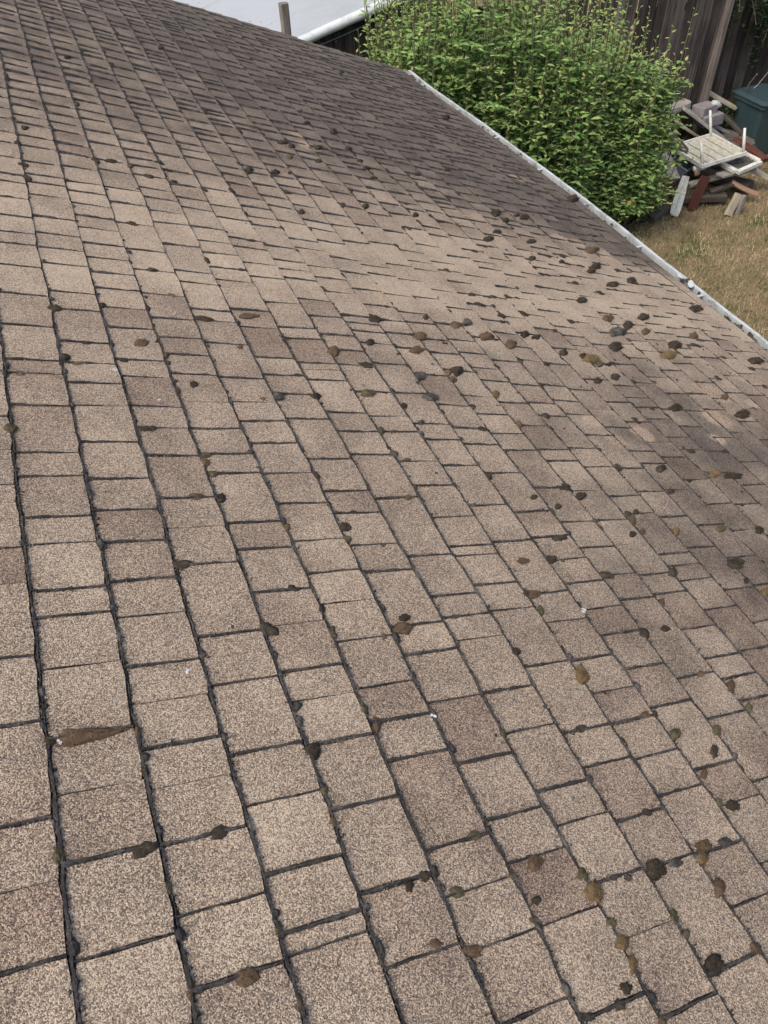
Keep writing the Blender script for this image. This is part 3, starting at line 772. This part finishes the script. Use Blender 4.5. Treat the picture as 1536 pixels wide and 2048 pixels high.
while x < sx1 - .05:
    w_ = random.uniform(.13, .16); H_ = zs(x + w_ / 2) - .10
    me = plank_mesh('board', H_, w_ - .006, .022, M['fence'], 6, .004, k, 1.0)
    Mx = Matrix(((0, 1, 0, x + w_ / 2), (0, 0, 1, SY + .03 + random.uniform(-.004, .004)), (1, 0, 0, 0), (0, 0, 0, 1)))
    b_ = link('board', mesh('board', [Vector((q.co.y, q.co.z, q.co.x)) for q in me.vertices], [tuple(f.vertices) for f in me.polygons], M['fence']), shed,
              Matrix.Translation((x + w_ / 2, SY + .03 + random.uniform(-.004, .004), 0)))
    x += w_; k += 1
mb = MB(); mb.add([(sx0 + .02, SY + .06, 0), (sx1 - .02, SY + .06, 0), (sx1 - .02, sy1 - .1, 0), (sx0 + .02, sy1 - .1, 0),
                   (sx0 + .02, SY + .06, zs(sx0) - .14), (sx1 - .02, SY + .06, zs(sx1) - .16), (sx1 - .02, sy1 - .1, zs(sx1) - .16), (sx0 + .02, sy1 - .1, zs(sx0) - .14)],
                  [(0, 1, 5, 4), (1, 2, 6, 5), (2, 3, 7, 6), (3, 0, 4, 7)])
mb.build('wall', M['fence'], shed)

def upright(name, x, y, z0, z1, w_, t_, m_, parent, seed, lean=0., leany=0.):
    me0 = plank_mesh(name, z1 - z0, w_, t_, m_, 7, .006, seed, random.Random(seed).uniform(.95, 1.02))
    V = [Vector((q.co.y, q.co.z, q.co.x)) for q in me0.vertices]; F = [tuple(f.vertices) for f in me0.polygons]
    bpy.data.meshes.remove(me0)
    Mx = Matrix.Translation((x, y, z0)) @ Matrix.Rotation(lean, 4, 'Y') @ Matrix.Rotation(leany, 4, 'X')
    return link(name, mesh(name, V, F, m_), parent, Mx)
pt = aty(566, 5, 8.62)
o = upright('fence_post', pt.x, 8.62, 0, pt.z, .10, .09, M['fence_light'], None, 91)
tag(o, 'lone grey wooden post standing in front of the white shed roof', 'post')

# ------------------------------------------------------------------ board fences
FY = 8.72
fence = thing('board_fence', 'tall dark weathered board fence behind the leafy shrub', 'fence', (7, FY, 0))
x = 4.95; k = 0
while x < 8.80:
    w_ = random.uniform(.13, .165)
    light = abs(x - 7.12) < .08
    upright('board', x + w_ / 2, FY + random.uniform(-.006, .006), .02, 2.42 + random.uniform(-.06, .05), w_ - random.uniform(.005, .012), .022,
            M['fence_light'] if light else M['fence'], fence, 200 + k, random.uniform(-.008, .008) + .03)
    x += w_; k += 1
upright('end_post', 8.86, FY - .03, 0, 2.5, .10, .10, M['fence_light'], fence, 300, .03)
upright('post', 7.12, FY - .07, 0, 2.5, .095, .06, M['fence_light'], fence, 301, .03)
for z in (.45, 1.25, 2.05):
    me = plank_mesh('rail', 3.9, .09, .04, M['fence'], 8, .01, int(z * 10))
    link('rail', me, fence, frame_from(Vector((4.95, FY + .035, z)), Vector((8.85, FY + .035, z)), (0, -1, 0)))
fence2 = thing('board_fence', 'shadowed dark fence at the far right behind the teal bin', 'fence', (11.5, 9.4, 0))
x = 8.6; k = 0
while x < 15:
    w_ = random.uniform(.15, .19)
    upright('board', x + w_ / 2, 9.55 + random.uniform(-.01, .01) - (x - 8.6) * .06, .02, 2.15 + random.uniform(-.05, .05), w_ + .006, .022 + .012 * (k % 2), M['fence'], fence2, 400 + k)
    x += w_; k += 1

# ------------------------------------------------------------------ foliage
def leaves_mesh(name, items, material):
    V = np.zeros((len(items) * 6, 3), np.float32); Cc = np.zeros((len(items) * 6, 4), np.float32); F = []
    for k, (p, d, up, L_, W_, r_, g_) in enumerate(items):
        d = d.normalized(); s_ = d.cross(up)
        if s_.length < 1e-3: s_ = d.orthogonal()
        s_.normalize(); n_ = s_.cross(d).normalized()
        q = [p, p + d * L_ * .35 + s_ * W_ * .5 - n_ * L_ * .02, p + d * L_ * .38 + n_ * L_ * .07, p + d * L_ * .35 - s_ * W_ * .5 - n_ * L_ * .02,
             p + d * L_ * .70 + n_ * L_ * .015, p + d * L_ * .98 - n_ * L_ * .22]
        # side points at 70 % are folded into the mid vein to keep a leaf at six triangles
        for j in range(6): V[k * 6 + j] = q[j]; Cc[k * 6 + j] = (r_, g_, 0, 1)
        b_ = k * 6
        F += [(b_, b_ + 1, b_ + 2), (b_, b_ + 2, b_ + 3), (b_ + 1, b_ + 4, b_ + 2), (b_ + 2, b_ + 4, b_ + 3), (b_ + 1, b_ + 5, b_ + 4), (b_ + 3, b_ + 4, b_ + 5)]
    me = mesh(name, V, F, material)
    a = me.attributes.new('leaf', 'FLOAT_COLOR', 'POINT'); a.data.foreach_set('color', Cc.ravel())
    return me
rb = random.Random(11)
def shoot_leaves(items, stems, p0, p1, bend, n, L_, spread=.9, tipfrac=.0, dens=None):
    pts = []
    for k in range(7):
        t_ = k / 6; pts.append(p0.lerp(p1, t_) + bend * (t_ * (1 - t_) * 4))
    if stems is not None: stems.tube(pts, [.009 * (1 - .75 * k / 6) + .0015 for k in range(7)], 4, False)
    rt = rb.random(); ang = rb.uniform(0, 6.3)
    for k in range(n):
        t_ = 1 - (1 - tipfrac) * (k / n) ** 1.0; t_ = max(.02, t_)
        f = t_ * 6; i = min(5, int(f)); p = pts[i].lerp(pts[i + 1], f - i)
        ang += 2.4 + rb.uniform(-.3, .3)
        el = rb.uniform(-.1, .6) if t_ < .93 else rb.uniform(.5, 1.2)
        d = Vector((math.cos(ang) * math.cos(el), math.sin(ang) * math.cos(el), math.sin(el))) * spread
        ll = L_ * rb.uniform(.6, 1.25) * (1 - .45 * max(0, (t_ - .7) / .3))
        items.append((p + d.normalized() * .006, d, Vector((0, 0, 1)), ll, ll * rb.uniform(.50, .66), min(1, max(0, rb.gauss(.35 + .35 * t_, .18) + rt * .12 - .06)), t_ * (1.0 if rt > .35 else .93)))
HX = [3.3, 3.7, 4.3, 5.1, 5.8, 6.4, 6.85, 7.15]
HZ = [2.45, 2.75, 3.10, 3.05, 2.50, 2.25, 2.0, 1.45]
bush = thing('leafy_shrub', 'large bright green shrub of upright leafy shoots beside the gutter', 'shrub', (5.3, 7.6, 0))
items = []; stems = MB()
for k in range(760):
    x = rb.uniform(3.55, 7.05); yc = 7.75 - .10 * (x - 5); wy = .85 * math.sqrt(max(.05, 1 - ((x - 5.4) / 2.3) ** 2))
    yf = rb.uniform(-1, 1); y = yc + yf * wy
    hz = float(np.interp(x, HX, HZ)) * (1 - .22 * yf * yf) * rb.uniform(.66, 1.0)
    if rb.random() < .25: hz = max(hz, float(np.interp(x, HX, HZ)) * .9) * rb.uniform(1.04, 1.2)
    base = Vector((x * .86 + 5.4 * .14 + rb.uniform(-.1, .1), yc + (y - yc) * .55, 0.02))
    top = Vector((x + rb.uniform(-.12, .12), y + rb.uniform(-.1, .1), hz))
    shoot_leaves(items, stems, base, top, Vector((rb.uniform(-.12, .12), rb.uniform(-.22, .05), 0)), int(17 + hz * 9), .100 * rb.uniform(.75, 1.15), tipfrac=.18)
for k in range(330):                       # side twigs filling the face towards the house
    x = rb.uniform(3.6, 7.0); yc = 7.75 - .10 * (x - 5); h_ = float(np.interp(x, HX, HZ))
    z = rb.uniform(.1, .85) * h_; wy = .8 * math.sqrt(max(.05, 1 - ((x - 5.4) / 2.3) ** 2)) * (1 - .3 * (z / h_) ** 2)
    b0 = Vector((x, yc - wy * .55, z)); t0 = b0 + Vector((rb.uniform(-.25, .3), -rb.uniform(.25, .55), rb.uniform(.1, .5)))
    shoot_leaves(items, stems, b0, t0, Vector((0, 0, .06)), 14, .095)
for k in range(70):                        # loose shoots standing proud of the mass
    x = rb.uniform(3.6, 7.15); y = 7.7 + rb.uniform(-.7, .6); h_ = float(np.interp(x, HX, HZ))
    shoot_leaves(items, stems, Vector((x, y, h_ * .5)), Vector((x + rb.uniform(-.15, .2), y + rb.uniform(-.15, .1), h_ * rb.uniform(1.02, 1.24) + .05)), Vector((rb.uniform(-.06, .06), 0, 0)), 20, .085, tipfrac=.2)
for k in range(90):                        # right flank
    z = rb.uniform(.15, 1.6); b0 = Vector((6.6, 7.45 + rb.uniform(-.4, .5), z)); t0 = b0 + Vector((rb.uniform(.2, .55), rb.uniform(-.25, .2), rb.uniform(.1, .45)))
    shoot_leaves(items, stems, b0, t0, Vector((0, 0, .05)), 14, .09)
tag(link('foliage', leaves_mesh('foliage', items, M['leaf']), bush), None, None, None, 'stuff')
tag(stems.build('stems', M['stem'], bush), None, None, None, 'stuff')

ivy = thing('climbing_ivy', 'dark green creeper hanging over the far right fence top', 'creeper', (10.9, 9.4, 0))
items = []; stems = MB()
for k in range(240):
    x = rb.uniform(9.2, 13.2); b0 = Vector((x, 9.4 - (x - 8.6) * .06 + rb.uniform(-.2, .1), rb.uniform(1.35, 2.5)))
    if x < 9.9: b0.z = max(b0.z, 1.9)
    shoot_leaves(items, stems if k % 3 == 0 else None, b0, b0 + Vector((rb.uniform(-.3, .3), -rb.uniform(.1, .4), rb.uniform(-.6, .25))), Vector((0, 0, .08)), 16, .10)
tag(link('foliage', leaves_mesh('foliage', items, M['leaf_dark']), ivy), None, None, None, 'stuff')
stems.build('stems', M['stem'], ivy)

under = thing('shade_foliage', 'low dark foliage added for the shade between the fence end and teal bin', 'bush', (9.3, 8.95, 0))  # made-up dark foliage, added so this gap reads as deep shade
items = []; stems = MB()
for k in range(150):
    b0 = Vector((rb.uniform(8.75, 10.6), rb.uniform(8.75, 9.3), .02)); t0 = b0 + Vector((rb.uniform(-.2, .2), rb.uniform(-.25, .1), rb.uniform(.25, .75)))
    shoot_leaves(items, stems if k % 3 == 0 else None, b0, t0, Vector((0, 0, .05)), 15, .085)
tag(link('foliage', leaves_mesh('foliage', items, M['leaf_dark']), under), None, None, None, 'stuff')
stems.build('stems', M['stem'], under)
fl = at(1250, 420, .15)
plant = thing('flowering_plant', 'dark leafy plant with orange flowers at the foot of the shrub', 'plant', (fl.x, fl.y, 0))
items = []; stems = MB(); heads = []
for k in range(60):
    a = rb.uniform(0, 6.3); r_ = rb.uniform(0, .38); b0 = Vector((fl.x + r_ * .6 * math.cos(a), fl.y + r_ * .6 * math.sin(a), 0))
    t0 = Vector((fl.x + r_ * 1.25 * math.cos(a), fl.y + r_ * 1.25 * math.sin(a), rb.uniform(.2, .5)))
    shoot_leaves(items, stems, b0, t0, Vector((0, 0, .05)), 12, .085)
for (x, y) in ((1240, 399), (1247, 404), (1257, 401), (1262, 406), (1252, 396)): heads.append(at(x, y, .55))
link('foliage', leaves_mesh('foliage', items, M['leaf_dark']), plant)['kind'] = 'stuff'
for h_ in heads:
    stems.tube([(fl.x, fl.y, .1), (Vector((fl.x, fl.y, .3)).lerp(h_, .6)), h_], .003, 4, False)
    mb = MB()
    for q in range(6):
        a = q * math.pi / 3 + rb.random(); d = Vector((math.cos(a), math.sin(a), .35)); s_ = Vector((-math.sin(a), math.cos(a), 0))
        n = len(mb.v); mb.add([h_, h_ + d * .018 + s_ * .012, h_ + d * .038, h_ + d * .018 - s_ * .012], [(0, 1, 2, 3)])
    mb.build('flower', M['orange'], plant)
stems.build('stems', M['stem'], plant)

# grass blades
nb = 90000
bx = rng.uniform(4.2, 12.5, nb); by = rng.uniform(1.5, 9.6, nb)
hh = rng.uniform(.02, .065, nb); an = rng.uniform(0, 2 * np.pi, nb); le = rng.uniform(.2, 1.3, nb)
clump = np.array([nz(x * 2.6, y * 2.6, 1.0) + .6 * nz(x * 8, y * 8, 4.0) for x, y in zip(bx, by)])
hh *= 1 + .5 * clump
V = np.zeros((nb * 3, 3), np.float32)
dx, dy = np.cos(an), np.sin(an); wd = .0045
V[0::3] = np.stack([bx - dy * wd, by + dx * wd, np.zeros(nb)], 1); V[1::3] = np.stack([bx + dy * wd, by - dx * wd, np.zeros(nb)], 1)
V[2::3] = np.stack([bx + dx * hh * le, by + dy * hh * le, hh], 1)
tone = np.clip(.50 - .60 * clump + rng.normal(0, .2, nb), 0, 1)
Cc = np.zeros((nb * 3, 4), np.float32); Cc[:, 3] = 1; Cc[:, 0] = np.repeat(tone, 3)
me = bpy.data.meshes.new('grass'); me.from_pydata(V.tolist(), [], np.arange(nb * 3).reshape(-1, 3).tolist()); me.materials.append(M['blade'])
a = me.attributes.new('leaf', 'FLOAT_COLOR', 'POINT'); a.data.foreach_set('color', Cc.ravel())
tag(link('grass', me), 'short dry grass of the lawn', 'grass', None, 'stuff')

# ------------------------------------------------------------------ the junk pile
def plank(x0, y0, z0, x1, y1, z1, W, T, m_, label, seed, up=(0, 0, 1), name='plank', cat='plank', taper=1.0, grp='junk pile planks'):
    p0, p1 = at(x0, y0, z0), at(x1, y1, z1)
    o = link(name, plank_mesh(name, (p1 - p0).length, W, T, m_, 7, .008, seed, taper), None, frame_from(p0, p1, up))
    return tag(o, label, cat, grp)
def plank_y(x0, y0, Y0, x1, y1, Y1, W, T, m_, label, seed, up=(0, 0, 1), taper=1.0):
    p0, p1 = aty(x0, y0, Y0), aty(x1, y1, Y1)
    o = link('plank', plank_mesh('plank', (p1 - p0).length, W, T, m_, 7, .008, seed, taper), None, frame_from(p0, p1, up))
    return tag(o, label, 'plank', 'junk pile planks')
plank_y(1362, 212, 8.50, 1484, 308, 8.12, .32, .035, M['wood_grey'], 'wide grey plank sloping down beneath the upturned white table', 1)
plank_y(1316, 228, 8.45, 1374, 205, 8.56, .15, .10, M['wood_grey'], 'short grey beam end crossing the left end of the pile', 2)
plank_y(1334, 228, 8.45, 1398, 274, 8.42, .13, .04, M['wood_pale'], 'narrow pale beige plank left of the upturned table', 3)
plank_y(1408, 176, 8.90, 1468, 216, 8.72, .14, .05, M['wood_pale'], 'olive tan plank leaning on the pile below the fence corner', 4)
plank_y(1420, 246, 8.55, 1490, 286, 8.45, .16, .04, M['wood_grey'], 'grey plank behind the right legs of the upturned table', 18)
plank_y(1448, 232, 8.60, 1512, 300, 8.20, .10, .05, M['wood_dark'], 'dark narrow timber behind the pile next to the teal bin', 19)
plank_y(1330, 262, 8.20, 1392, 320, 7.85, .20, .03, M['wood_dark'], 'dark board under the left legs of the upturned table', 20)
plank_y(1440, 352, 7.35, 1506, 334, 7.50, .14, .035, M['wood_grey'], 'grey plank end under the moss filled tray', 21)
plank_y(1326, 300, 8.05, 1350, 360, 7.60, .16, .03, M['wood_grey'], 'grey board tilted at the left side of the pile', 22)
plank(1462, 272, .36, 1532, 322, .28, .12, .06, M['wood_red'], 'dark red brown plank between the pile and the teal bin', 5)
plank(1494, 335, .30, 1538, 358, .16, .17, .03, M['wood_pale'], 'pale plank end jutting out at the right of the pile', 6)
plank(1376, 372, .26, 1462, 346, .30, .11, .04, M['wood_grey'], 'grey plank across the front of the pile', 7)
plank(1420, 386, .16, 1466, 366, .26, .08, .05, M['wood_dark'], 'dark bent wooden arm below the front of the pile', 8)
plank(1464, 365, .26, 1516, 388, .14, .10, .035, M['wood_pink'], 'reddish tan plank at the lower right of the pile', 9)
plank(1384, 420, .02, 1412, 352, .42, .15, .03, M['wood_red'], 'red brown board standing on the grass against the pile', 10, (0, -1, .3))
plank(1456, 432, .01, 1476, 388, .26, .11, .05, M['wood_pale'], 'left of two short mossy pale boards leaning at the grass edge', 11, (0, -1, .3))
plank(1474, 428, .01, 1487, 391, .25, .06, .05, M['wood_grey'], 'right and narrower of two short boards leaning at the grass edge', 12, (0, -1, .3))
plank(1300, 440, .04, 1366, 392, .10, .13, .08, M['wood_dark'], 'dark timber lying low at the left foot of the pile', 13)
plank(1340, 400, .10, 1450, 392, .12, .14, .10, M['wood_dark'], 'dark timber under the front of the pile', 14)
plank(1380, 340, .10, 1500, 372, .12, .2, .12, M['wood_dark'], 'dark heavy timber underneath the junk pile', 15)
plank_y(1376, 292, 8.45, 1462, 280, 8.45, .30, .24, M['wood_dark'], 'dark baulk of wood buried at the back of the pile', 16)
plank(1420, 312, .22, 1490, 292, .22, .34, .24, M['wood_dark'], 'dark baulk of wood buried at the right of the pile', 17)
# white paddle-shaped board leaning upright
p0, p1 = at(1348, 432, .01), at(1372, 352, .46)
Mx = frame_from(p0, p1, (0, -1, .3)); L_ = (p1 - p0).length
mb = MB(); prof = [(-.0, .05), (.03, .082), (.12, .092), (.3, .085), (.45, .07), (.52, .062), (.55, .058)]
V, F = [], []
for (x, hw) in prof:
    x = x / .55 * L_
    for (y, z) in ((-hw, 0), (-hw * .55, .034), (-hw * .12, .0), (hw * .12, .0), (hw * .55, .034), (hw, 0), (0, -.012)): V.append((x, y, z))
for k in range(len(prof) - 1):
    for q in range(7): F.append((k * 7 + q, k * 7 + (q + 1) % 7, k * 7 + 7 + (q + 1) % 7, k * 7 + 7 + q))
F += [tuple(range(7)), tuple(len(V) - 7 + q for q in range(7))[::-1]]
tag(link('chair_back', mesh('chair_back', V, F, M['plastic']), None, Mx), 'off white rounded plastic panel propped upright at the pile front', 'plastic panel')
# upturned table
c4 = [at(1363, 303, .50), at(1396, 263, .54), at(1470, 307, .58), at(1428, 339, .54)]
c0 = sum(c4, Vector()) / 4
ax = ((c4[2] - c4[1]) + (c4[3] - c4[0])).normalized(); ay = (c4[1] - c4[0]) + (c4[2] - c4[3]); ay = (ay - ax * ay.dot(ax)).normalized(); az = ax.cross(ay)
if az.z < 0: ay = -ay; az = ax.cross(ay)
Mt = Matrix((ax, ay, az)).transposed().to_4x4(); Mt.translation = c0
tab = link('garden_table', None, None, Mt); tag(tab, 'small white slatted garden table upside down with four legs in the air', 'table')
TL, TW = .80, .66
def tpart(name, mb_, m_, par=tab, smooth=False):
    me = mesh(name, mb_.v, mb_.f, m_, smooth); o = link(name, me, None, Matrix.Identity(4)); o.parent = par; o.matrix_parent_inverse = Matrix.Identity(4); WM[o] = Mt; return o
for k in range(5):
    y = -TW / 2 + .065 + k * (TW - .13) / 4
    mb = MB(); mb.box((0, y, random.uniform(-.002, .002)), (TL - .05, (TW - .13) / 4 - .018, .014)); tpart('slat', mb, M['slat'])
for (a, b_, c_, d_) in ((0, TW / 2 - .012, TL, .026), (0, -TW / 2 + .012, TL, .026)):
    mb = MB(); mb.box((a, b_, .014), (c_, d_, .05)); tpart('rim', mb, M['plastic'])
for s_ in (-1, 1):
    mb = MB(); mb.box((s_ * (TL / 2 - .014), 0, .012), (.026, TW - .052, .044)); tpart('rim', mb, M['plastic'])
for sx in (-1, 1):
    for sy in (-1, 1):
        p = Vector((sx * (TL / 2 - .03), sy * (TW / 2 - .03), .01)); q = p + Vector((-.06 + sx * .02 - .04, sy * .02, .30))
        mb = MB(); mb.tube([p, p.lerp(q, .5), q], [.022, .020, .017], 8); tpart('leg', mb, M['plastic'], tab, True)
# old framed screen with moss
c4 = [at(1449, 324, .44), at(1492, 307, .48), at(1517, 325, .46), at(1468, 348, .42)]
c0 = sum(c4, Vector()) / 4
ax = ((c4[1] - c4[0]) + (c4[2] - c4[3])).normalized(); ay = (c4[1] - c4[2]) + (c4[0] - c4[3]); ay = (ay - ax * ay.dot(ax)).normalized(); az = ax.cross(ay)
if az.z < 0: ay = -ay; az = ax.cross(ay)
Lx = ((c4[1] - c4[0]).length + (c4[2] - c4[3]).length) / 2; Ly = ((c4[1] - c4[2]).length + (c4[0] - c4[3]).length) / 2
Mf = Matrix((ax, ay, az)).transposed().to_4x4(); Mf.translation = c0
fr = link('tray', None, None, Mf); tag(fr, 'white framed tray filled with dark moss on the pile right side', 'tray')
for (cx_, cy_, w_, h_) in ((0, Ly / 2, Lx, .06), (0, -Ly / 2, Lx, .06), (Lx / 2, 0, .06, Ly - .06), (-Lx / 2, 0, .06, Ly - .06)):
    mb = MB(); mb.box((cx_, cy_, 0), (w_, h_, .045)); o = tpart('frame_bar', mb, M['plastic'], fr); WM[o] = Mf
V, F = [], []
for j in range(9):
    for i in range(9):
        x, y = (i / 8 - .5) * (Lx - .05), (j / 8 - .5) * (Ly - .05); V.append((x, y, .0 + .022 * max(-.3, nz(x * 14, y * 14, 3.0))))
F = [(j * 9 + i, j * 9 + i + 1, j * 9 + i + 10, j * 9 + i + 9) for j in range(8) for i in range(8)]
o = link('moss_filling', mesh('moss_filling', V, F, M['moss_grey'], True), None); o.parent = fr
# concrete blocks
for (x, y, z, sz, rz, lb) in ((1410, 218, 8.50, (.30, .20, .12), .2, 'upper of two mauve grey blocks behind the upturned table'), (1416, 236, 8.46, (.36, .24, .15), .1, 'lower of two mauve grey blocks behind the upturned table')):
    p = aty(x, y, z); v, f = bm_box((0, 0, 0), sz); v = [q + Vector((random.uniform(-.012, .012), random.uniform(-.012, .012), random.uniform(-.008, .008))) for q in v]
    o = link('concrete_block', mesh('concrete_block', v, f, M['block']), None, Matrix.Translation(p) @ Matrix.Rotation(rz, 4, 'Z')); tag(o, lb, 'block', 'blocks behind the table')
    bv = o.modifiers.new('bevel', 'BEVEL'); bv.width = .012; bv.segments = 2
def lathe_obj(name, prof, m_, Mx, seg=20):
    V, F = [], []
    for (r_, z) in prof:
        for k in range(seg): V.append((r_ * math.cos(2 * math.pi * k / seg), r_ * math.sin(2 * math.pi * k / seg), z))
    for i in range(len(prof) - 1):
        for k in range(seg): F.append((i * seg + k, i * seg + (k + 1) % seg, (i + 1) * seg + (k + 1) % seg, (i + 1) * seg + k))
    F += [tuple(range(seg))[::-1], tuple((len(prof) - 1) * seg + k for k in range(seg))]
    return link(name, mesh(name, V, F, m_, True), None, Mx)
p0, p1 = at(1386, 338, .44), at(1420, 332, .46)
Mx = frame_from(p0, p1, (0, 0, 1)) @ Matrix.Rotation(R(90), 4, 'Y'); L_ = (p1 - p0).length
o = lathe_obj('bottle', [(.02, 0), (.034, .01), (.036, .05 * 1), (.036, L_ * .62), (.02, L_ * .8), (.014, L_ * .85), (.014, L_)], M['plastic'], Mx)
tag(o, 'cream plastic bottle lying in front of the upturned table', 'bottle')
p = aty(1424, 206, 8.48); Mx = frame_from(p, aty(1446, 213, 8.46), (0, 0, 1)) @ Matrix.Rotation(R(90), 4, 'Y')
o = lathe_obj('jug', [(.02, 0), (.045, .015), (.05, .06), (.045, .12), (.025, .15), (.02, .17)], M['white'], Mx); tag(o, 'small white jug lying on the mauve grey blocks', 'jug')
p = at(1394, 346, .40); v, f = bm_box((0, 0, 0), (.07, .05, .05)); o = link('brick_piece', mesh('brick_piece', [q * random.uniform(.8, 1.15) for q in v], f, M['wood_pink']), None, Matrix.Translation(p)); tag(o, 'small orange tan chunk under the cream bottle', 'chunk')
# blue-grey plastic tub
p = at(1366, 326, .36); mb = MB()
for k, (r0, z) in enumerate(((.10, -.16), (.13, .0), (.14, .005), (.14, .02), (.12, .02), (.095, -.14))):
    for q in range(4):
        a = q * math.pi / 2 + .785; mb.v.append(Vector((r0 * 1.5 * math.cos(a), r0 * 1.5 * math.sin(a), z)))
for k in range(5):
    for q in range(4): mb.f.append((k * 4 + q, k * 4 + (q + 1) % 4, k * 4 + 4 + (q + 1) % 4, k * 4 + 4 + q))
mb.f.append((0, 1, 2, 3)); mb.f.append((20, 21, 22, 23))
o = mb.build('plastic_tub', M['bluegrey'], None, Matrix.Translation(p) @ Matrix.Rotation(.5, 4, 'Z') @ Matrix.Rotation(.3, 4, 'X')); tag(o, 'blue grey plastic tub wedged between the shrub and the table', 'tub')
# teal wheeled bin
pb = at(1480, 214, .80)
bin_ = thing('wheeled_bin', 'dark teal plastic bin standing at the right edge behind the pile', 'bin', (pb.x + .62, pb.y + .22, 0))
bl_ = WM[bin_].translation
def rrect(hx, hy, r_, z, n=4):
    out = []
    for (sx, sy, a0) in ((1, 1, 0), (-1, 1, 90), (-1, -1, 180), (1, -1, 270)):
        for k in range(n + 1):
            a = R(a0 + 90 * k / n); out.append(Vector((sx * (hx - r_) + r_ * math.cos(a), sy * (hy - r_) + r_ * math.sin(a), z)))
    return out
def loft(rings):
    V = [p for r_ in rings for p in r_]; n = len(rings[0]); F = []
    for i in range(len(rings) - 1):
        for k in range(n): F.append((i * n + k, i * n + (k + 1) % n, (i + 1) * n + (k + 1) % n, (i + 1) * n + k))
    F += [tuple(range(n))[::-1], tuple((len(rings) - 1) * n + k for k in range(n))]
    return V, F
V, F = loft([rrect(.22, .24, .05, .04), rrect(.27, .30, .06, .72), rrect(.30, .33, .06, .73), rrect(.30, .33, .06, .77)])
link('body', mesh('body', [p + bl_ for p in V], F, M['teal']), bin_)
V, F = loft([rrect(.31, .35, .07, .775), rrect(.315, .355, .07, .795), rrect(.27, .30, .08, .83), rrect(.15, .18, .08, .84)])
link('lid', mesh('lid', [p + bl_ for p in V], F, M['teal']), bin_)
for s_ in (-1, 1):
    mb = MB(); mb.tube([bl_ + Vector((s_ * .22, .26, .1)), bl_ + Vector((s_ * .27, .26, .1))], .1, 16); mb.build('wheel', M['wood_dark'], bin_)
mb = MB(); mb.tube([bl_ + Vector((-.2, .38, .75)), bl_ + Vector((.2, .38, .75))], .016, 8); mb.build('handle', M['teal'], bin_)
# dead branch
mb = MB(); q = [at(1480, 214, .5), at(1488, 190, .75), at(1500, 166, 1.0), at(1514, 148, 1.2)]
mb.tube(q, [.016, .013, .010, .006], 6); mb.tube([q[1], q[1] + Vector((.15, -.05, .12)), q[1] + Vector((.3, -.05, .3))], [.008, .006, .003], 5)
o = mb.build('dead_branch', M['wood_grey']); tag(o, 'thin bare grey branch rising beside the teal bin', 'branch')
